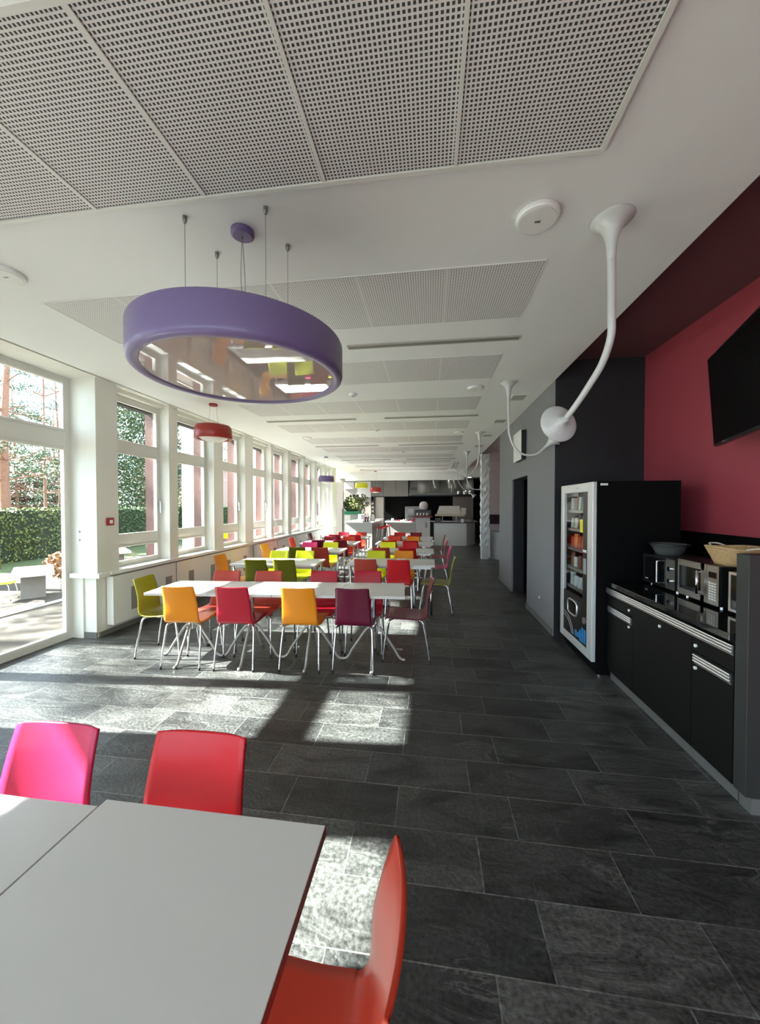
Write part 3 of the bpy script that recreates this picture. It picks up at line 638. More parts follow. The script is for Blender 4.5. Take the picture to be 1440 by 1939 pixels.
for k, l in enumerate(('rightmost, beside the plum chairs', 'second from the right, behind the right orange chair', 'second from the left, behind the crimson chair', 'leftmost, beside the olive chair')):
    star_table(-.575 - k * wA * math.cos(t5), 3.745 - k * wA * math.sin(t5), t5, wA - .004, .60, 'white table of the long front row, ' + l, None, 'white tables of the long front row')
for k, (y, l) in enumerate(((5.64, 'second'), (7.12, 'third'), (8.52, 'fourth'), (9.95, 'farthest'))):
    four_leg_table(-.575, y, 0, 1.29, .62, 'white rectangular table along the aisle, %s row from the camera' % l, 'white tables along the aisle')
for k, (y, l, rz) in enumerate(((5.42, 'second', R(2)), (6.98, 'third', 0), (8.42, 'fourth', 0), (9.98, 'farthest', 0))):
    four_leg_table(-2.30, y, rz, 1.29, .62, 'white rectangular table on the window side, %s row from the camera' % l, 'white tables on the window side')

# ================================================================== LEFT WALL FITTINGS
t = thing('fire_alarm_call_point', 'small dark red fire alarm call point on the window pier', 'fire alarm', (-3.92, 4.06, 1.40))
obj('housing', box(.001, .028, -.045, .045, -.045, .045), M['call_red'], t, bevel=.004); obj('glass_plate', box(.028, .031, -.022, .022, -.022, .022), M['porcelain'], t)
for z, l in ((1.285, 'white wall switch on the pier, upper of the two'), (1.185, 'white wall switch on the pier, lower of the two')):
    t = thing('wall_switch', l, 'switch', (-4.16, 3.91, z), 0, 'wall switches on the pier')
    obj('plate', box(-.04, .04, -.011, -.001, -.04, .04), M['porcelain'], t, bevel=.002); obj('button', box(-.012, .012, -.016, -.011, -.012, .012), M['plinth'], t)
RC = [(4.06, 5.20), (5.24, 6.32), (6.36, 7.5), (7.9, 9.0), (9.05, 10.3), (10.35, 11.6), (11.65, 13.0), (13.05, 14.4)]
nm = ['first from the camera, left of the olive chair', 'second from the camera', 'third from the camera, behind the orange chair', 'fourth from the camera', 'fifth from the camera', 'sixth from the camera', 'seventh from the camera', 'farthest from the camera']
for (a, b), l in zip(RC, nm):
    t = thing('radiator_cover', 'white radiator cover panel under the windows, ' + l, 'radiator', (-3.965, a, .12), 0, 'radiator covers under the windows')
    wp(t, 'panel', box(-3.965, -3.875, a, b, .12, .725), M['white'], bevel=.004)
    L_ = b - a
    for f0 in (.24, .80):
        v = a + L_ * f0; wp(t, 'vent_grille', box(-3.878, -3.871, v, v + .13, .24, .54), M['grille'])
# ================================================================== RIGHT SIDE: vending machine, counter, tv
def vending():
    x0, x1, y0, y1, h = 1.535, 2.24, 3.665, 4.50, 1.825
    t = thing('vending_machine', 'tall black snack vending machine with white framed glass door', 'vending machine', (x0, y0, 0))
    bm = bmesh.new(); bx(bm, x0, x1, y0, y0 + .04, .06, h); bx(bm, x0, x1, y1 - .04, y1, .06, h); bx(bm, x0, x1, y0 + .04, y1 - .04, h - .05, h); bx(bm, x0 + .45, x1, y0 + .04, y1 - .04, .06, h - .05); bx(bm, x0, x0 + .45, y0 + .04, y1 - .04, .06, .12)
    bx(bm, x0 + .02, x1 - .02, y0 + .02, y1 - .02, 0.012, .06)
    wp(t, 'body', bm, M['black_matt'])
    for yy in (y0 + .06, y1 - .06):
        bm = bmesh.new(); lathe(bm, [(.018, 0), (.018, .012)], 12, x0 + .05, yy); wp(t, 'foot', bm, M['chrome'])
    # door
    X0, X1 = 1.495, 1.533; fw = .085; bm = bmesh.new(); zb, zt = .135, 1.82; a, b = y0 - .0, y1
    bx(bm, X0, X1, a, a + fw + .03, zb, zt); bx(bm, X0, X1, b - fw, b, zb, zt); bx(bm, X0, X1, a + fw + .03, b - fw, zb, zb + .08); bx(bm, X0, X1, a + fw + .03, b - fw, zt - .09, zt)
    d = wp(t, 'door_frame', bm, mat('silver_white_door', (.62, .62, .60), .3, metal=.2), bevel=.006); d['label'] = 'silver-white door frame'
    ya, yb = a + fw + .03, b - fw
    wp(t, 'door_glass', box(X0 + .012, X0 + .017, ya + .12, yb, .66, zt - .09), M['glass'])
    wp(t, 'control_panel', box(X0 + .008, X1, ya, ya + .12, .215, zt - .09), M['black_plastic'])
    lp = wp(t, 'lower_panel', box(X0 + .008, X1, ya + .12, yb, .215, .66), M['black_plastic'])
    # pick-up flap with rounded silver ring
    pts = []
    cy_, cz_, hw, hh = ya + .37, .52, .125, .075
    for k in range(33):
        q = 2 * PI * k / 32; c, s = math.cos(q), math.sin(q); e = .5
        pts.append((X0 + .006, cy_ + hw * math.copysign(abs(c) ** e, c), cz_ + hh * math.copysign(abs(s) ** e, s)))
    bm = bmesh.new(); tube(bm, pts, .011, 8, cap=False); wp(t, 'flap_ring', bm, M['alu'], smooth=True)
    wp(t, 'pickup_flap', box(X0 + .002, X0 + .008, cy_ - .11, cy_ + .11, cz_ - .065, cz_ + .065), M['darkglass'])
    bm = bmesh.new(); tube(bm, [(X0 + .009, ya + .06, .47), (X0 - .004, ya + .06, .47)], .033, 20); wp(t, 'coin_return', bm, M['alu'])
    wp(t, 'card_reader', box(X0 + .001, X0 + .008, ya + .03, ya + .09, .93, 1.08), M['greybox']); wp(t, 'note_slot', box(X0 + .001, X0 + .008, ya + .03, ya + .10, 1.14, 1.165), M['porcelain'])
    bm = bmesh.new(); random.seed(9)
    for k in range(5): bx(bm, X0 + .004, X0 + .008, ya + .03 + .055 * k, ya + .07 + .055 * k, .235 + random.uniform(0, .02), .36 + random.uniform(0, .05) - .02 * k)
    g = wp(t, 'bottle_picture', bm, mat('blue_bottle_print', (.03, .22, .5), .4, var=.6, vscale=30)); g['label'] = 'blue bottle picture'
    wp(t, 'name_plate', box(X0 - .002, X0 + .001, 4.0, 4.06, zt - .05, zt - .038), M['steel'])
    wp(t, 'side_label', box(1.56, 1.625, y0 - .002, y0 - .0005, 1.785, 1.805), M['porcelain'])
    # arch lines on lower panel
    bm = bmesh.new()
    for rr in (.26, .31): tube(bm, [(X0 + .006, yb - .0 - rr * math.sin(q * PI / 24) * .95, .21 + rr * math.cos(q * PI / 24) * .7) for q in range(0, 12)], .002, 6)
    wp(t, 'arch_line', bm, M['alu'])
    zs = [.72, .93, 1.14, 1.35, 1.55]
    for z in zs:
        bm = bmesh.new(); bx(bm, x0 + .02, x0 + .43, ya + .13, yb + .02, z - .012, z); bx(bm, x0 + .012, x0 + .02, ya + .13, yb + .02, z - .03, z)
        wp(t, 'shelf', bm, M['steel'])
    # interior light strips
    return (x0, ya + .13, yb, zs)
x0v, yav, ybv, zsv = vending()
random.seed(12)
pk = [('orange', (.75, .16, .01)), ('red', (.5, .02, .015)), ('silver', (.55, .55, .55)), ('brown', (.2, .07, .03)), ('dark purple', (.06, .02, .06)), ('cream', (.65, .55, .4))]
PM = {n: mat('packet_' + n.replace(' ', '_'), c, .3) for n, c in pk}
rows_ = [['silver'] * 5, ['red', 'brown', 'brown', 'silver', 'brown'], ['orange', 'orange', 'red', 'orange', 'red'], ['dark purple', 'silver', 'dark purple', 'cream', 'silver'], ['silver', 'cream', 'silver', 'brown', 'silver']]
sn = ['lowest', 'second lowest', 'middle', 'second highest', 'top']; pn = ['rightmost', 'second from the right', 'middle', 'second from the left', 'leftmost']
for si, z in enumerate(zsv):
    wv = (ybv - yav) / 5
    for k in range(5):
        ya_ = yav + k * wv + .012; h_ = random.uniform(.11, .155)
        bm = bmesh.new(); bx(bm, x0v + .03, x0v + .06, ya_, ya_ + wv - .03, z + .001, z + h_)
        for v in bm.verts:
            if v.co.z > z + .05: v.co.y += random.uniform(-.006, .006); v.co.x += random.uniform(0, .012)
        o = obj('snack_packet', bm, PM[rows_[si][k]], loc=(x0v + .045, ya_ + wv / 2 - .015, z), bevel=.006)
        tag(o, '%s snack packet, %s on the %s shelf of the vending machine' % (rows_[si][k], pn[k], sn[si]), 'snack', 'snacks in the vending machine')
tag(obj('notice_card', box(1.499, 1.503, 3.90, 3.965, 1.33, 1.46), M['yellowcard'], loc=(1.5, 3.93, 1.33)), 'yellow notice card on the glass of the vending machine door', 'card')

# cabinets
def cabinet(y0, y1, drawer, label, hx):
    x0, x1 = 1.625, 2.45
    t = thing('base_cabinet', label, 'cabinet', (x0, y0, 0), 0, 'black base cabinets under the worktop')
    wp(t, 'body', box(x0 + .02, x1, y0, y1, .085, .868), M['black_satin'])
    wp(t, 'plinth', box(x0 + .03, x0 + .05, y0, y1, 0, .085), M['plinth'])
    def knob(p, y, z):
        bm = bmesh.new(); tube(bm, [(x0, y, z), (x0 - .009, y, z)], .0105, 16); wp(t if p is None else p, 'lock', bm, M['porcelain'])
    def rail(par, a, b, z):
        bm = bmesh.new()
        for k in range(3): tube(bm, [(x0 - .008, a, z + .0085 + .0085 * 2 * k - .017), (x0 - .008, b, z + .0085 + .0085 * 2 * k - .017)], .0083, 8)
        bx(bm, x0 - .006, x0, a, b, z - .026, z + .026)
        o = wp(t, 'handle_rail', bm, M['alu']); o['label'] = 'ribbed aluminium handle rail'
    if drawer:
        wp(t, 'drawer', box(x0, x0 + .018, y0 + .002, y1 - .002, .70, .84), M['black_satin'])
        wp(t, 'door', box(x0, x0 + .018, y0 + .002, y1 - .002, .09, .695), M['black_satin'])
        rail(None, y0 + .01, y1 - .03, .652); knob(None, hx, .738); knob(None, hx, .60)
    else:
        wp(t, 'door', box(x0, x0 + .018, y0 + .002, y1 - .002, .09, .84), M['black_satin']); knob(None, hx, .74)
    rail(None, y0, y1, .815)
cabinet(3.22, 3.645, True, 'black base cabinet with drawer, next to the vending machine', 3.27)
cabinet(2.54, 3.22, False, 'black base cabinet with one tall door, middle of the counter', 2.86)
cabinet(2.215, 2.54, True, 'black base cabinet with drawer, nearest the camera', 2.50)
tag(obj('worktop', box(1.60, 2.47, 2.215, 3.655, .87, .91), M['black_gloss'], loc=(1.6, 2.215, .87), bevel=.003), 'glossy black stone worktop along the crimson wall', 'worktop')
t = thing('end_panel', 'tall charcoal end panel closing the near end of the counter', 'panel', (1.625, 2.13, 0))
wp(t, 'panel', box(1.625, 2.47, 2.13, 2.21, .085, 1.345), M['black_panel'], bevel=.002); wp(t, 'plinth', box(1.65, 2.47, 2.125, 2.20, 0, .083), M['plinth'])
struct('trim_7', box(2.47, 2.5, 2.0, 4.75, .0, 1.35), M['black_matt'])
def microwave(y0, y1, xf, z0, h, label, style):
    t = thing('microwave_oven', label, 'microwave', (xf, y0, z0), 0, 'microwave ovens on the worktop')
    dp = .36; w = y1 - y0; z0_ = z0 + .015
    wp(t, 'body', box(xf + .012, xf + dp, y0, y1, z0_, z0 + h), M['black_plastic'] if style != 3 else M['black_plastic'], bevel=.004)
    for yy in (y0 + .04, y1 - .04):
        for xx in (xf + .05, xf + dp - .05):
            bm = bmesh.new(); lathe(bm, [(.012, z0), (.012, z0_)], 10, xx, yy); wp(t, 'foot', bm, M['chrome'])
    pw = .115 if style != 3 else .1
    fm = {1: M['black_plastic'], 2: M['steel'], 3: M['alu']}[style]
    bm = bmesh.new(); e = .016; a, b = y0 + pw, y1
    c, dd = z0_ + .004, z0 + h - .002; ee = .045 if style == 2 else e
    bx(bm, xf, xf + .011, a, a + (.05 if style == 2 else e), c, dd); bx(bm, xf, xf + .011, b - e, b, c, dd); bx(bm, xf, xf + .011, a + .016, b - e, c, c + ee); bx(bm, xf, xf + .011, a + .016, b - e, dd - ee, dd)
    wp(t, 'door', bm, fm if style != 1 else M['steel'] if False else fm)
    wp(t, 'door_window', box(xf + .002, xf + .010, a + e, b - e, c + ee, dd - ee), M['darkglass'])
    cp = wp(t, 'control_panel', box(xf, xf + .011, y0, y0 + pw - .003, c, dd), M['steel'] if style != 3 else M['black_plastic'])
    if style == 1:
        bm = bmesh.new(); tube(bm, spline([(xf, a + .06, c + .03), (xf - .03, a + .06, c + .032), (xf - .032, a + .06, c + .05), (xf - .032, a + .06, dd - .05), (xf - .03, a + .06, dd - .032), (xf, a + .06, dd - .03)], 4), .007, 8); wp(t, 'handle', bm, M['chrome'], smooth=True)
        for zz in (.33, .7):
            bm = bmesh.new(); tube(bm, [(xf, y0 + pw / 2, z0 + h * zz), (xf - .014, y0 + pw / 2, z0 + h * zz)], .02, 18); wp(t, 'dial', bm, M['chrome'])
        wp(t, 'logo', box(xf - .001, xf + .001, b - .07, b - .035, c + .028, c + .036), M['porcelain'])
    if style == 2:
        wp(t, 'display', box(xf - .001, xf, y0 + .02, y0 + pw - .025, z0 + h - .085, z0 + h - .045), M['darkglass'])
        for r_ in range(7):
            for q_ in range(3):
                yy = y0 + .022 + q_ * .024; zz = z0 + .05 + r_ * .018; wp(t, 'button', box(xf - .002, xf, yy, yy + .018, zz, zz + .01), M['porcelain'])
        bm = bmesh.new(); tube(bm, [(xf - .028, a + .045, c + .05), (xf - .028, a + .045, dd - .05)], .008, 10)
        tube(bm, [(xf, a + .045, c + .06), (xf - .028, a + .045, c + .06)], .006, 8); tube(bm, [(xf, a + .045, dd - .06), (xf - .028, a + .045, dd - .06)], .006, 8); wp(t, 'handle', bm, M['chrome'], smooth=True)
    if style == 3:
        bm = bmesh.new(); bx(bm, xf - .004, xf, a, a + .02, c, dd); wp(t, 'door_trim', bm, M['alu'])
microwave(3.17, 3.60, 1.90, .91, .262, 'black and silver microwave next to the vending machine, under the glass bowl', 1)
microwave(2.71, 3.12, 1.89, .91, .285, 'steel microwave with keypad, under the wicker basket', 2)
microwave(2.24, 2.63, 1.89, .91, .27, 'microwave with silver rimmed door, half hidden by the end panel', 3)
def bowl():
    t = thing('glass_bowl', 'smoky glass bowl with wide rim on the far microwave', 'bowl', (2.05, 3.50, 1.172))
    bm = bmesh.new(); lathe(bm, [(.088, .001), (.095, .004), (.112, .04), (.132, .085), (.152, .092), (.152, .098), (.136, .098), (.118, .055), (.098, .014), (.088, .010)], 48, cap=False)
    lathe(bm, [(.088, .001), (.088, .010)], 48); obj('bowl', bm, mat('grey_glass_bowl', (.09, .095, .09), .12, spec=.8), t, smooth=True)
    bm = bmesh.new(); lathe(bm, [(.153, .089), (.158, .094), (.153, .100)], 48, cap=False); obj('rim', bm, M['bowlglass'], t, smooth=True)
bowl()
def basket():
    t = thing('wicker_basket', 'pale wicker basket standing on the steel microwave', 'basket', (2.05, 2.80, 1.197))
    bm = bmesh.new(); rows = 16; n = 72; rings = []
    for j in range(rows + 1):
        f = j / rows; w_, d_ = .085 + .045 * f, .095 + .055 * f; z = .001 + .112 * f; ring = []
        for i in range(n):
            a = 2 * PI * i / n; wv = .004 * math.sin(18 * a + (PI if j % 2 else 0)); e = .75
            c, s = math.cos(a), math.sin(a)
            ring.append(bm.verts.new(((w_ + wv) * math.copysign(abs(c) ** e, c), (d_ + wv) * math.copysign(abs(s) ** e, s), z)))
        rings.append(ring)
    for a, b in zip(rings, rings[1:]):
        for i in range(n): bm.faces.new((a[i], a[(i + 1) % n], b[(i + 1) % n], b[i]))
    bm.faces.new(rings[0][::-1])
    o = obj('woven_body', bm, M['wicker'], t, smooth=True); md = o.modifiers.new('thickness', 'SOLIDIFY'); md.thickness = .006
    pts = []
    for i in range(49):
        a = 2 * PI * i / 48; c, s = math.cos(a), math.sin(a); e = .75; pts.append((.133 * math.copysign(abs(c) ** e, c), .154 * math.copysign(abs(s) ** e, s), .116 + .006 * math.cos(2 * a)))
    bm = bmesh.new(); tube(bm, pts, .0085, 8, cap=False); obj('rim', bm, M['wicker'], t, smooth=True)
    for sy in (-1, 1):
        bm = bmesh.new(); tube(bm, spline([(-.045, sy * .152, .116), (-.03, sy * .19, .128), (0, sy * .203, .13), (.03, sy * .19, .128), (.045, sy * .152, .116)], 5), .006, 8); obj('handle', bm, M['towel'], t, smooth=True)
basket()
def tv():
    P = Vector((2.29, 3.36, 2.08)); a = R(19)
    t = thing('television', 'large black wall television tilted out from the crimson wall', 'television', P, -a)
    Wd, Hh = 1.25, .71
    # local: -y runs towards the camera, +x towards the wall; leaning forward at the top
    root = bmesh.new(); bx(root, 0, .035, -Wd, 0, 0, Hh)
    def lean(bm):
        for v in bm.verts: v.co.x -= math.sin(R(4)) * v.co.z
        return bm
    obj('casing', lean(root), M['black_plastic'], t, bevel=.003)
    obj('screen', lean(box(-.001, .0005, -Wd + .012, -.012, .02, Hh - .012)), M['screen'], t)
    obj('logo', lean(box(-.003, -.001, -.235, -.185, .006, .016)), M['alu'], t)
    bm = bmesh.new(); bx(bm, .036, .07, -Wd * .62, -Wd * .38, .2, .5); obj('wall_bracket', lean(bm), M['black_plastic'], t)
    bm = bmesh.new(); tube(bm, [(.05, -Wd * .5, .35), (.17, -Wd * .44, .35), (.29, -Wd * .30, .35)], .02, 8); obj('bracket_arm', bm, M['black_plastic'], t)
tv()
t = thing('wall_sign_box', 'blank white rectangular box sign high on the grey wall', 'sign', (1.42, 6.1, 2.33))
wp(t, 'face', box(1.418, 1.426, 6.1, 6.62, 2.33, 2.80), M['porcelain']); wp(t, 'casing', box(1.427, 1.5, 6.105, 6.615, 2.335, 2.795), M['black_plastic'])
t = thing('wall_socket', 'small pale socket low on the grey wall', 'socket', (1.504, 5.35, .33)); obj('plate', box(-.008, -.001, -.015, .015, -.015, .015), M['porcelain'], t); obj('socket_hole', box(-.0095, -.008, -.006, .006, -.006, .006), M['plinth'], t)
# niche furniture
t = thing('wall_screen', 'dark red-black screen on the pinkish wall beyond the grey wall', 'screen', (2.05, 12.28, 1.0))
wp(t, 'frame', box(1.88, 2.40, 12.25, 12.295, .99, 1.32), M['plinth']); wp(t, 'panel', box(1.90, 2.38, 12.245, 12.25, 1.01, 1.30), mat('dark_red_panel', (.03, .004, .006), .4))
bm = bmesh.new()
v = [bm.verts.new(p) for p in ((1.80, 11.5, 0), (1.80, 12.2, 0), (3.2, 12.2, 0), (3.2, 9.6, 0), (3.0, 9.6, 0), (1.80, 11.5, .84), (1.80, 12.2, .84), (3.2, 12.2, .62), (3.2, 9.6, .62), (3.0, 9.6, .62))]
for f in ((0, 1, 2, 3, 4), (5, 6, 7, 8, 9), (0, 1, 6, 5), (1, 2, 7, 6), (2, 3, 8, 7), (3, 4, 9, 8), (4, 0, 5, 9)): bm.faces.new([v[i] for i in f])
tag(obj('low_partition', bm, mat('grey_partition', (.34, .34, .33), .6), loc=(1.8, 11.5, 0)), 'low grey sloping partition behind the rough white pillar', 'partition')

# ================================================================== KITCHEN END
def T(name, label, cat, x, y, z=0, group=None): return thing(name, label, cat, (x, y, z), 0, group)
t = T('bar_counter', 'white bar counter at the far end with red stools beside it', 'counter', -2.95, 12.8)
wp(t, 'front_panel', box(-2.95, -2.02, 12.8, 12.84, 0, .985), M['laminate']); wp(t, 'side_panel', box(-2.06, -2.02, 12.84, 15.6, 0, .985), mat('grey_counter_side', (.30, .29, .28), .5))
wp(t, 'counter_top', box(-2.99, -1.96, 12.76, 15.7, .987, 1.027), M['laminate'], bevel=.004); wp(t, 'left_panel', box(-2.95, -2.91, 12.84, 15.6, 0, .985), M['laminate'])
def stool(x, y, label):
    t = T('bar_stool', label, 'bar stool', x, y, 0, 'red bar stools')
    bm = bmesh.new(); lathe(bm, [(.10, .775), (.165, .785), (.17, .80), (.16, .81)], 28); obj('seat', bm, CM['red'], t, smooth=False)
    bm = bmesh.new(); tube(bm, spline([(-.16, -.10, .80), (-.17, -.02, .86), (-.16, .08, .87)], 5), .012, 8); obj('back_rail', bm, CM['red'], t, smooth=True)
    for sx in (-1, 1):
        for sy in (-1, 1): bm = bmesh.new(); tube(bm, [(sx * .10, sy * .10, .775), (sx * .17, sy * .17, .0)], .011, 8); obj('leg', bm, M['chrome'], t)
    bm = bmesh.new(); tube(bm, [(-.147, -.147, .26), (.147, -.147, .26), (.147, .147, .26), (-.147, .147, .26), (-.147, -.147, .26)], .008, 6); obj('foot_ring', bm, M['chrome'], t)
stool(-1.74, 13.0, 'red bar stool nearest the camera beside the white bar'); stool(-1.72, 13.75, 'red bar stool in the middle beside the white bar'); stool(-1.70, 14.5, 'red bar stool farthest away beside the white bar')
# things on the bar
def leaves(bm, cx, cy, cz, rx, ry, rz_, n, s, seed, shell=False):
    rnd = random.Random(seed)
    for _ in range(n):
        while True:
            p = Vector((rnd.uniform(-1, 1), rnd.uniform(-1, 1), rnd.uniform(-1, 1)))
            if p.length <= 1 and (not shell or p.length > .45): break
        p = Vector((cx + p.x * rx, cy + p.y * ry, cz + p.z * rz_))
        a = Vector((rnd.gauss(0, 1), rnd.gauss(0, 1), rnd.gauss(0, 1))).normalized(); b = a.orthogonal().normalized() * .5
        q = s * rnd.uniform(.6, 1.4); vs = [bm.verts.new(p + d * q) for d in (a, b, -a, -b)]; bm.faces.new(vs)
t = T('flower_vase', 'white square vase with tall green branches on the white bar', 'vase', -2.45, 13.2, 1.027)
bm = bmesh.new(); bx(bm, -.13, .10, -.09, .09, .001, .26); obj('vase', bm, M['porcelain'], t, bevel=.006); obj('picture_face', box(-.03, .09, -.093, -.091, .02, .24), M['steel'], t)
bm = bmesh.new(); rnd = random.Random(2)
for k in range(12): tube(bm, spline([(0, 0, .2), (rnd.uniform(-.1, .1), rnd.uniform(-.08, .08), .45), (rnd.uniform(-.45, .3), rnd.uniform(-.2, .2), rnd.uniform(.6, .95))], 4), .006, 5)
obj('stems', bm, M['leaf'], t)
bm = bmesh.new(); leaves(bm, -.12, 0, .70, .42, .2, .3, 260, .05, 5); obj('foliage', bm, M['limeleaf'], t)
for x, l in ((-2.22, 'dark wine bottle left of the white canisters on the bar'), (-2.30, 'dark purple bottle right beside the vase on the bar')):
    bm = bmesh.new(); lathe(bm, [(.036, 1.028), (.036, 1.20), (.013, 1.24), (.013, 1.31)], 16, x, 13.1); tag(obj('bottle', bm, CM['plum'] if x < -2.25 else M['black_plastic'], loc=(x, 13.1, 1.028), smooth=False), l, 'bottle', 'bottles on the bar')
for x, l in ((-2.15, 'tall white canister on the bar, left of the pair'), (-2.04, 'tall white canister on the bar, right of the pair')):
    bm = bmesh.new(); lathe(bm, [(.048, 1.028), (.05, 1.2), (.03, 1.225)], 20, x, 13.3); tag(obj('canister', bm, M['porcelain'], loc=(x, 13.3, 1.028)), l, 'canister', 'white canisters')
for k in range(2):
    bm = bmesh.new(); lathe(bm, [(.05, 1.028), (.13, 1.045), (.14, 1.05)], 24, -2.75 + .28 * k, 13.0); tag(obj('plate', bm, M['porcelain'], loc=(-2.75 + .28 * k, 13.0, 1.028)), ['white dish at the left end of the bar top', 'white dish nearer the vase on the bar top'][k], 'plate', 'white dishes on the bar')
# low counter, display stand, right counter
t = T('serving_counter', 'pale grey serving counter behind the red bar stools', 'counter', -2.0, 15.9)
wp(t, 'front_panel', box(-1.9, -.05, 15.95, 16.0, 0, .86), mat('warm_grey_front', (.46, .43, .41), .5)); wp(t, 'counter_top', box(-1.95, 0.0, 15.9, 16.6, .862, .90), M['laminate']); wp(t, 'side_panel', box(-.1, -.05, 16.0, 16.6, 0, .86), M['laminate'])
rnd = random.Random(7); fc = [('red', CM['red']), ('cream', M['cloth_white']), ('brown', M['wicker']), ('silver', M['steel']), ('dark', M['black_plastic']), ('pink', CM['pink'])]
for k in range(9):
    x = -1.35 + k * .105; n_, m_ = fc[k % 6]; r_ = rnd.uniform(.035, .055); h_ = rnd.uniform(.06, .16)
    bm = bmesh.new(); lathe(bm, [(r_ * .8, .902), (r_, .91), (r_, .9 + h_ * .8), (r_ * .55, .9 + h_)], 16, x, 16.05); tag(obj('food_container', bm, m_, loc=(x, 16.05, .902)), '%s food container on the serving counter, number %s from the left end' % (n_, ['one', 'two', 'three', 'four', 'five', 'six', 'seven', 'eight', 'nine'][k]) if False else '%s food container on the serving counter, %s from the left' % (n_, ['first', 'second', 'third', 'fourth', 'fifth', 'sixth', 'seventh', 'eighth', 'last'][k]), 'container', 'food containers on the serving counter')
bm = bmesh.new(); lathe(bm, [(.05, .902), (.055, 1.03)], 18, -1.62, 15.98); tag(obj('paper_cup', bm, M['porcelain'], loc=(-1.62, 15.98, .902)), 'white paper cup at the left of the serving counter', 'cup')
t = T('drinks_stand', 'pale drinks stand with red band and white dome on top', 'dispenser', -.28, 15.0)
wp(t, 'cabinet', box(-.55, .0, 14.8, 15.3, .0, 1.12), mat('pale_cabinet', (.52, .50, .49), .45), bevel=.01)
wp(t, 'cabinet_screen', box(-.20, -.10, 14.79, 14.798, .72, .92), M['plinth']); wp(t, 'red_band', box(-.66, .09, 14.72, 15.35, 1.125, 1.19), CM['burgundy'], bevel=.01)
wp(t, 'dark_shelf', box(-.60, .05, 14.75, 15.3, 1.19, 1.42), M['black_plastic'], bevel=.03)
bm = bmesh.new(); lathe(bm, [(.11, 1.42), (.16, 1.47), (.175, 1.56), (.165, 1.66), (.12, 1.73), (.04, 1.76)], 28, -.26, 15.0); wp(t, 'dome', bm, mat('pinkish_dome', (.62, .55, .55), .5), smooth=True)
for k in range(4):
    x = -.5 + .125 * k; bm = bmesh.new(); lathe(bm, [(.035, 1.20), (.04, 1.30)], 14, x, 14.735)
    bmesh.ops.translate(bm, verts=bm.verts, vec=(0, -.03, 0)); wp(t, 'cup_tube', bm, M['cloth_white'])
t = T('buffet_counter', 'white buffet counter at the far end of the aisle', 'counter', .15, 14.9)
wp(t, 'front_panel', box(.15, 1.42, 14.9, 14.94, .0, .885), M['laminate'])
bm = bmesh.new(); v = [bm.verts.new(p) for p in ((1.42, 14.9, 0), (1.84, 15.7, 0), (1.84, 15.75, 0), (1.38, 14.95, 0), (1.42, 14.9, .885), (1.84, 15.7, .885), (1.84, 15.75, .885), (1.38, 14.95, .885))]
for f in ((0, 1, 2, 3), (4, 5, 6, 7), (0, 1, 5, 4), (1, 2, 6, 5), (2, 3, 7, 6), (3, 0, 4, 7)): bm.faces.new([v[i] for i in f])
wp(t, 'angled_side_panel', bm, M['laminate'])
bm = bmesh.new(); pl = [(.13, 14.88), (1.43, 14.88), (1.87, 15.72), (.13, 15.72)]; lo = [bm.verts.new((x, y, .887)) for x, y in pl]; hi = [bm.verts.new((x, y, .915)) for x, y in pl]
bm.faces.new(lo[::-1]); bm.faces.new(hi)
for i in range(4): bm.faces.new((lo[i], lo[(i + 1) % 4], hi[(i + 1) % 4], hi[i]))
wp(t, 'counter_top', bm, mat('brown_counter_top', (.12, .08, .06), .35))
t = T('heated_display', 'cream covered food display on posts over the buffet counter', 'food display', .3, 15.2, .915)
bm = bmesh.new(); pr_ = [(.26, 1.24), (1.22, 1.24), (1.16, 1.58), (.38, 1.58)]
a_ = [bm.verts.new((x, 15.05, z)) for x, z in pr_]; b_ = [bm.verts.new((x, 15.45, z)) for x, z in pr_]
bm.faces.new(a_[::-1]); bm.faces.new(b_)
for i in range(4): bm.faces.new((a_[i], a_[(i + 1) % 4], b_[(i + 1) % 4], b_[i]))
wp(t, 'canopy', bm, M['cloth_white']); wp(t, 'tray', box(.20, 1.36, 15.0, 15.5, 1.17, 1.235), mat('pale_wood_tray', (.55, .48, .33), .5))
for x in (.5, 1.05):
    for y in (15.08, 15.42): bm = bmesh.new(); lathe(bm, [(.012, .916), (.012, 1.17)], 8, x, y); wp(t, 'post', bm, M['steel'])
tag(obj('menu_card', box(1.23, 1.42, 15.1, 15.13, 1.236, 1.50), M['cloth_white'], loc=(1.3, 15.1, 1.236)), 'cream menu card standing at the right of the food display', 'card')
tag(obj('napkin_box', box(1.22, 1.33, 15.0, 15.12, .916, 1.06), M['porcelain'], loc=(1.27, 15.0, .916), bevel=.005), 'white napkin box at the right of the buffet counter', 'box')
bm = bmesh.new(); lathe(bm, [(.06, .916), (.13, .99), (.14, 1.02)], 24, 1.5, 15.25); tag(obj('bread_basket', bm, mat('grey_wicker', (.40, .38, .33), .7, bump=.5), loc=(1.5, 15.25, .916)), 'grey bread basket at the right end of the buffet counter', 'basket')
tag(obj('coffee_box', box(.20, .42, 15.1, 15.3, .916, 1.10), M['black_plastic'], loc=(.3, 15.1, .916), bevel=.006), 'black appliance at the left end of the buffet counter', 'appliance')
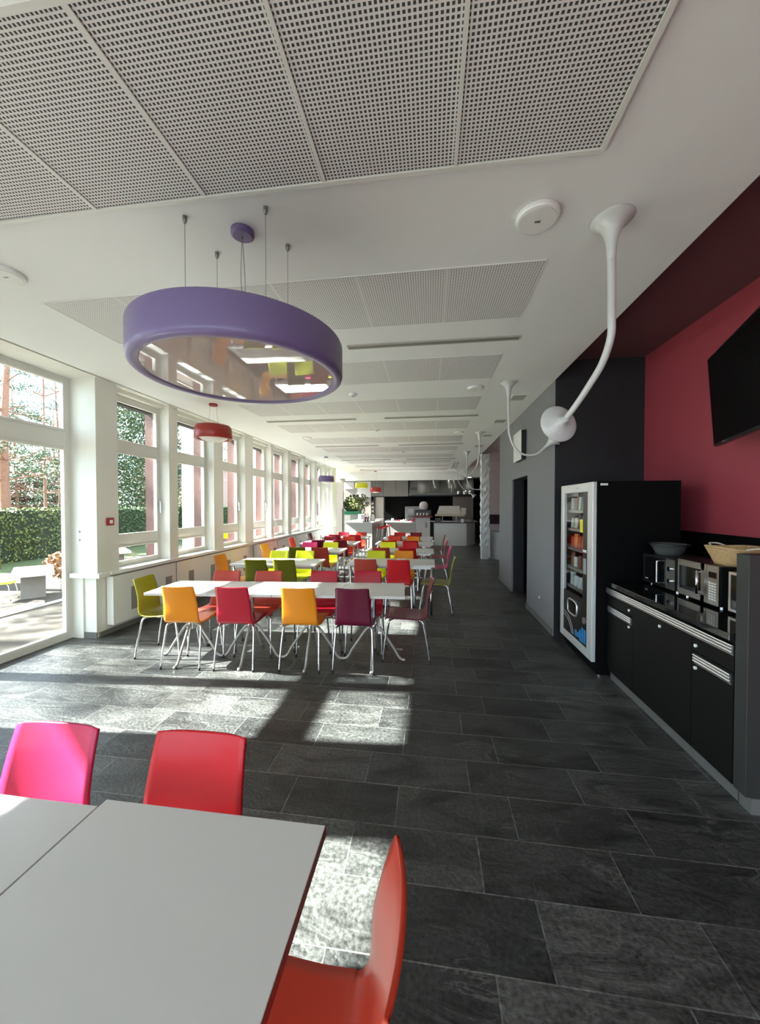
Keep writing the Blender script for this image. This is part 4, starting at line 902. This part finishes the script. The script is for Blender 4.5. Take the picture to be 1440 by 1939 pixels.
# rear cabinets, hoods, ovens
for k in range(3):
    x = -2.75 + .585 * k
    t = T('wall_cabinet', 'grey wall cabinet at the back, %s of three' % ['left', 'middle', 'right'][k], 'cabinet', x, 17.0, 2.02, 'grey wall cabinets')
    wp(t, 'body', box(x + .003, x + .582, 17.02, 17.5, 2.02, 2.8), M['kitchen_grey']); wp(t, 'door', box(x + .006, x + .579, 17.0, 17.02, 2.03, 2.79), M['kitchen_grey'], bevel=.003)
t = T('cabinet_column', 'narrow grey cabinet column between the plants and black kitchen wall', 'cabinet', -2.5, 17.1); wp(t, 'body', box(-2.55, -2.15, 17.12, 17.6, 0, 2.0), M['kitchen_grey']); wp(t, 'door', box(-2.545, -2.155, 17.1, 17.12, .05, 1.98), mat('cream_door', (.36, .33, .29), .5))
t = T('kitchen_hood', 'wide steel extractor hood across the back of the kitchen', 'extractor hood', -.9, 17.0, 2.05)
bm = bmesh.new(); pr_ = [(16.95, 2.05), (16.95, 2.15), (17.35, 2.80), (18.0, 2.80), (18.0, 2.05)]
a_ = [bm.verts.new((-.95, y, z)) for y, z in pr_]; b_ = [bm.verts.new((1.95, y, z)) for y, z in pr_]
bm.faces.new(a_); bm.faces.new(b_[::-1])
for i in range(5): bm.faces.new((a_[i], b_[i], b_[(i + 1) % 5], a_[(i + 1) % 5]))
wp(t, 'canopy', bm, mat('dark_hood_steel', (.15, .15, .14), .42, metal=.5, var=.3, vscale=2))
for q in range(5): x = -.55 + .5 * q; bm = bmesh.new(); tube(bm, [(x, 16.95, 2.155), (x, 17.34, 2.79)], .012, 6); wp(t, 'panel_seam', bm, M['steel'])
wp(t, 'dark_opening', box(-.88, -.62, 16.98, 17.03, 2.12, 2.7) if False else box(-.90, -.60, 17.04, 17.12, 2.16, 2.44), M['black_plastic'])
wp(t, 'lower_rail', box(-.9, 1.95, 16.90, 16.945, 2.03, 2.09), M['black_plastic'])
for k, x in enumerate((.15, .8, 1.05)):
    bm = bmesh.new(); tube(bm, [(x, 17.05, 2.78), (x + .08, 16.85, 2.35)], .05, 12); tag(obj('steel_utensil', bm, M['steel'], loc=(x, 17.0, 2.35)), 'steel utensil hanging before the hood, %s of three' % ['left', 'middle', 'right'][k], 'utensil', 'utensils hanging at the hood')
for k, x in enumerate((1.25, 1.52, 1.74)):
    bm = bmesh.new(); lathe(bm, [(.09, 2.09), (.10, 2.22), (.06, 2.25)], 18, x, 16.82); tag(obj('steel_pot', bm, M['chrome'], loc=(x, 16.82, 2.09)), 'shiny steel pot on the hood rail shelf, %s of three' % ['left', 'middle', 'right'][k], 'pot', 'pots on the hood shelf')
struct('trim_8', box(1.1, 2.0, 16.68, 16.945, 2.055, 2.085), M['black_satin'])
t = T('coffee_machine', 'steel coffee machine against the black kitchen wall', 'coffee machine', -1.1, 17.0, .9)
wp(t, 'body', box(-1.15, -.45, 17.0, 17.5, .92, 1.56), mat('dull_grey_metal', (.13, .13, .125), .45, metal=.4), bevel=.01); wp(t, 'dark_front', box(-1.0, -.75, 16.985, 16.998, 1.05, 1.45), M['darkglass'])
wp(t, 'spout', box(-.7, -.6, 16.93, 16.998, 1.2, 1.28), M['black_plastic'])
t = T('back_worktop', 'dark kitchen back worktop under the coffee machine', 'worktop', -2.0, 17.0); wp(t, 'top', box(-2.1, 2.1, 16.95, 18.0, .86, .90), M['steel']); wp(t, 'base', box(-2.05, 2.05, 17.05, 18.0, 0, .858), M['black_satin'])
t = T('wall_oven', 'brown fronted oven unit at the right of the kitchen', 'oven', 1.2, 17.2, .9); wp(t, 'body', box(1.05, 1.95, 17.22, 17.9, .901, 2.0), M['brownpanel']); wp(t, 'door', box(1.1, 1.9, 17.2, 17.22, 1.0, 1.9), M['brownpanel'], bevel=.004); wp(t, 'handle', box(1.88, 1.90, 17.17, 17.198, 1.1, 1.9), M['steel'])
# left rear corner: grey partition, crate shelf with plants, pictures
struct('wall_partition', box(-4.0, -3.66, 15.3, 15.45, 0, 2.6), mat('grey_partition_wall', (.27, .26, .235), .6))
struct('wall_corner', box(-4.3, -2.75, 17.3, 17.4, 0, 2.86), mat('warm_grey_wall', (.28, .26, .22), .6))
t = T('black_post', 'slim black post beside the plant shelf', 'post', -3.62, 15.1); wp(t, 'shaft', box(-3.64, -3.60, 15.08, 15.12, 0.01, 1.45), M['black_plastic']); wp(t, 'foot_plate', box(-3.68, -3.56, 15.04, 15.16, 0, .01), M['black_plastic'])
t = T('planter_cabinet', 'white planter cabinet with green basket rim and shrubs', 'planter', -3.25, 15.2)
wp(t, 'cabinet', box(-3.55, -2.92, 15.1, 15.5, 0, 1.22), M['greybox'], bevel=.005); wp(t, 'front_panel', box(-3.54, -3.30, 15.085, 15.1, .02, 1.2), M['laminate'])
bm = bmesh.new(); bx(bm, -3.56, -2.90, 15.08, 15.10, 1.222, 1.36); bx(bm, -3.56, -2.90, 15.5, 15.52, 1.222, 1.36); bx(bm, -3.56, -3.54, 15.1, 15.5, 1.222, 1.36); bx(bm, -2.92, -2.90, 15.1, 15.5, 1.222, 1.36); bx(bm, -3.54, -2.92, 15.1, 15.5, 1.222, 1.25)
wp(t, 'green_basket', bm, M['green'])
bm = bmesh.new(); leaves(bm, -3.2, 15.3, 1.62, .42, .25, .42, 900, .06, 11); wp(t, 'foliage', bm, M['leaf'])
t = T('wall_picture', 'bright picture with white and green on the far left wall', 'picture', -2.95, 17.29, 2.0); wp(t, 'frame', box(-3.42, -2.78, 17.26, 17.299, 1.98, 2.72), M['porcelain']); wp(t, 'print', box(-3.40, -2.80, 17.25, 17.259, 2.0, 2.7), mat('green_white_print', (.60, .58, .53), .5, var=.3, vscale=3))
t = T('wall_picture', 'small pale picture at the far left above the planter', 'picture', -4.1, 17.29, 2.3); wp(t, 'frame', box(-4.05, -3.6, 17.26, 17.299, 2.38, 2.70), M['porcelain']); wp(t, 'print', box(-4.03, -3.62, 17.25, 17.259, 2.4, 2.68), mat('pink_print', (.62, .55, .52), .5, var=.2, vscale=6))
t = T('wine_rack', 'narrow rack of pale bottles left of the grey cabinet column', 'rack', -2.8, 17.0); bm = bmesh.new(); bx(bm, -2.74, -2.72, 17.0, 17.3, 0, 2.0); bx(bm, -2.60, -2.58, 17.0, 17.3, 0, 2.0)
wp(t, 'frame', bm, M['kitchen_grey'])
for k in range(6): wp(t, 'shelf', box(-2.72, -2.60, 17.0, 17.3, .9 + .18 * k, .92 + .18 * k), M['kitchen_grey']); 
for k in range(5):
    bm = bmesh.new(); tube(bm, [(-2.66, 17.28, .975 + .18 * k), (-2.66, 17.02, .975 + .18 * k)], .045, 12); tag(obj('jar', bm, M['cloth_white'], loc=(-2.66, 17.15, .93 + .18 * k)), 'cream jar in the narrow rack, %s from the bottom' % ['first', 'second', 'third', 'fourth', 'topmost'][k], 'jar', 'jars in the narrow rack')

# ================================================================== OUTSIDE
struct('terrace', box(-6.15, -4.37, -8, 22, -.25, -.03), M['terrace'])
struct('ground', box(-14.5, -6.15, -30, 70, -1.1, -.9), M['terrace'])
struct('ground_front', box(-6.15, 20, -30, Y0 - .1, -.3, -.1), M['terrace'])
tag(obj('lawn', box(-60, -14.501, -30, 70, -1.1, -.9), M['grass'], loc=(-30, 10, -.9)), 'green lawn beyond the terrace paving', 'lawn', kind='stuff')
struct('trim_9', box(-6.3, -6.15, -8, 22, -.9, -.01), M['concrete'])
def hedge(x, y0, y1, h, m, label, seed, th=.9):
    t = thing('hedge', label, 'hedge', (x, y0, -.9)); rnd = random.Random(seed); bm = bmesh.new()
    nf = int((y1 - y0) * h * 260)
    for _ in range(nf):
        f = rnd.random()
        if f < .62: p = Vector((x + th / 2 + rnd.uniform(-.14, .05), rnd.uniform(y0, y1), rnd.uniform(-.9, -.9 + h)))
        elif f < .85: p = Vector((rnd.uniform(x - th / 2, x + th / 2), rnd.uniform(y0, y1), -.9 + h + rnd.uniform(-.1, .05)))
        else: p = Vector((rnd.uniform(x - th / 2, x + th / 2), y0 + rnd.uniform(-.1, .05), rnd.uniform(-.9, -.9 + h)))
        a = Vector((rnd.gauss(0, 1), rnd.gauss(0, 1), rnd.gauss(0, 1))).normalized(); b = a.orthogonal().normalized() * .55; s = rnd.uniform(.035, .075)
        bm.faces.new([bm.verts.new(p + d * s) for d in (a, b, -a, -b)])
    wp(t, 'foliage', bm, m)
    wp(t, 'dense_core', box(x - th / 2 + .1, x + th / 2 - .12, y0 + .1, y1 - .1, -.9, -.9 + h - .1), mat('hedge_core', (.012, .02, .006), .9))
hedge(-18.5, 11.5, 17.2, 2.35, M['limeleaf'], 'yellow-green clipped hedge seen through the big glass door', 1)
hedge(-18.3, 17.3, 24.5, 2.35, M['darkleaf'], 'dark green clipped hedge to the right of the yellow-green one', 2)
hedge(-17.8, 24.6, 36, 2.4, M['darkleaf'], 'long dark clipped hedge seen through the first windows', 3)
def bush(x, y, r, h, m, label, n, seed, s=.07):
    t = thing('shrub', label, 'shrub', (x, y, -.9)); bm = bmesh.new(); leaves(bm, x, y, -.9 + h * .55, r, r, h * .5, n, s, seed, True); wp(t, 'foliage', bm, m)
    bm = bmesh.new(); tube(bm, [(x, y, -.9), (x + .05, y, -.9 + h * .6)], [.05, .02], 8); wp(t, 'stem', bm, M['bark'])
bush(-13.9, 9.6, .55, 1.25, M['limeleaf'], 'bright lime shrub in front of the hedge', 1500, 31)
bush(-12.0, 10.9, .7, 1.0, mat('copper_leaves', (.25, .12, .04), .6, var=.5), 'copper-brown low shrub beside the lime shrub', 900, 32)
bush(-21.0, 25.0, 2.5, 10.8, M['leaf'], 'big grey-green tree filling the first window', 16000, 33, .10)
for k, (x, y, rr, hh) in enumerate(((-40, 22, 2.6, 6.5), (-41, 27.5, 2.8, 7.0), (-39, 32.5, 2.6, 6.2), (-43, 38, 3.0, 7.2))):
    bush(x, y, rr, hh, mat('autumn_foliage_%d' % k, [(.13, .09, .05), (.10, .12, .04), (.14, .08, .06), (.09, .11, .04)][k], .6, var=.5), 'undergrowth thicket between the distant pines, %s from the left' % ['first', 'second', 'third', 'fourth'][k], 2600, 50 + k, .22)
t = T('brick_building', 'pale pink brick building glimpsed in the second window', 'building', -32, 43, -.9); wp(t, 'wall', box(-36, -31, 41, 60, -.88, 7.0), mat('pink_brick', (.36, .24, .20), .8, var=.2, vscale=12)); wp(t, 'roof', box(-36.4, -30.6, 40.6, 60.4, 7.001, 7.4), M['plinth'])
bush(-21.4, 29.8, 1.2, 4.1, M['limeleaf'], 'lime bush behind the hedge in the second window', 1600, 34, .08)
def pine(x, y, h, r0, label, seed, crown=.45, dens=1.0, spread=2.6):
    rnd = random.Random(seed); t = thing('pine_tree', label, 'tree', (x, y, -.9), 0, 'pine trees in the garden'); z0 = -.899
    tp = spline([(x, y, z0), (x + rnd.uniform(-.15, .15), y + rnd.uniform(-.15, .15), z0 + h * .4), (x + rnd.uniform(-.3, .3), y + rnd.uniform(-.3, .3), z0 + h)], 6); n = len(tp)
    bm = bmesh.new(); tube(bm, tp, [r0 * (1 - .8 * i / n) for i in range(n)], 12); wp(t, 'trunk', bm, M['bark'], smooth=True)
    bb = bmesh.new(); fm = bmesh.new()
    for k in range(int(20 * dens)):
        f = rnd.uniform(crown, .98); p = tp[int(f * (n - 1))]; a = rnd.uniform(0, 2 * PI); L_ = spread * (1.15 - f) * rnd.uniform(.7, 1.3) + .6
        e = p + Vector((math.cos(a) * L_, math.sin(a) * L_, rnd.uniform(-.3, .7)))
        m_ = (p + e) / 2 + Vector((0, 0, rnd.uniform(-.2, .3))); bp = spline([p, m_, e], 4); tube(bb, bp, [.035 * (1 - .8 * i / len(bp)) * (h / 12) for i in range(len(bp))], 5)
        for q in range(int(5 * 1)):
            c = bp[-1 - min(len(bp) - 2, int(rnd.random() * 5))] + Vector((rnd.uniform(-.4, .4), rnd.uniform(-.4, .4), rnd.uniform(-.1, .25)))
            for _ in range(26):
                d = Vector((rnd.gauss(0, 1), rnd.gauss(0, 1), rnd.gauss(.3, .6))).normalized(); o_ = c + Vector((rnd.gauss(0, .2), rnd.gauss(0, .2), rnd.gauss(0, .10))); s = rnd.uniform(.10, .2)
                w_ = d.orthogonal().normalized() * .022; fm.faces.new([fm.verts.new(v) for v in (o_ - w_, o_ + w_, o_ + w_ * .3 + d * s, o_ - w_ * .3 + d * s)])
    wp(t, 'branches', bb, M['bark']); wp(t, 'needles', fm, M['needle'])
pine(-21.5, 16.2, 15, .26, 'thick pine with reddish trunk at the left edge of the glass door', 101, .35, 1.8)
pine(-22.5, 19.0, 13, .10, 'slim pine right of the thick one, behind the glass door', 102, .35, 1.8)
pine(-26, 24.5, 13, .13, 'slender pine behind the hedge, right part of the glass door', 103, .35, 2)
for k, (x, y) in enumerate(((-34, 25), (-36, 28), (-33, 29), (-38, 33), (-35, 34.5), (-39, 38), (-42, 32), (-40, 27))):
    pine(x, y, 12 + k % 3, .16, 'distant pine in the wood behind the hedge, %s in the row' % ['first', 'second', 'third', 'fourth', 'fifth', 'sixth', 'seventh', 'eighth'][k], 200 + k, .22, 2.2, 3.2)
pine(-15.5, 27.5, 12, .22, 'red-barked pine seen at the right of the first window', 104, .6)
# trees towards the sun that dapple the light (south-west of the room, outside the frame)
pine(-15.0, 2.9, 15, .2, 'pine opposite the big glass door, towards the sun', 301, .45, 1.3, 2.4)
pine(-12.5, 5.3, 12, .15, 'pine on the sunny side opposite the first windows', 302, .45, 1.2, 2.0)
pine(-16, 9.0, 14, .2, 'pine on the sunny side opposite the far windows', 303, .4, .7, 2.2)
# white posts outside
for k, (x, y) in enumerate(((-6.6, 9.4), (-6.6, 13.2), (-6.6, 17.0))):
    t = T('white_post', 'white outdoor post seen through the windows, %s from the camera' % ['first', 'second', 'third'][k], 'post', x, y, -.9, 'white outdoor posts'); wp(t, 'shaft', box(x - .12, x + .12, y - .12, y + .12, -.88, 3.4), M['whiteblock']); wp(t, 'base', box(x - .16, x + .16, y - .16, y + .16, -.9, -.8), M['concrete'])
# outdoor tables and chairs
def out_table(x, y, rz, label):
    t = thing('stone_table', label, 'table', (x, y, -.9), rz, 'stone tables on the terrace')
    obj('slab_top', box(-.85, .85, -.42, .42, .66, .74), M['stone'], t, bevel=.006); obj('block_base', box(-.28, .28, -.25, .25, 0, .66), M['concrete'], t)
out_table(-10.8, 8.75, R(-40), 'pale stone garden table nearest the glass door'); out_table(-12.3, 13.0, R(-40), 'pale stone garden table farther away by the hedge'); out_table(-8.4, 12.4, R(-40), 'pale stone garden table seen through the first window')
out_table(-13.5, 22.5, R(-40), 'pale stone garden table seen low in the second window')
for x, y, rz, c, l in ((-11.2, 8.3, R(-60), 'yellow', 'bright yellow-green garden chair at the left edge of the glass door'), (-10.4, 9.5, R(150), 'lime', 'lime garden chair behind the nearest stone table'), (-8.9, 11.5, R(20), 'amber', 'amber garden chair low in the first window'), (-8.0, 13.4, R(160), 'lime', 'lime garden chair behind the stone table in the first window'), (-12.7, 21.7, R(30), 'yellow', 'yellow garden chair low in the second window')):
    o = dup(proto, (x, y, -.9), rz, l, 'garden chairs on the terrace')
    sh = [ch for ch in o.children if ch.name.startswith('seat_shell')][0]
    if c in shells: sh.data = shells[c]
    else: sh.data = sh.data.copy(); sh.data.materials[0] = CM[c]; shells[c] = sh.data
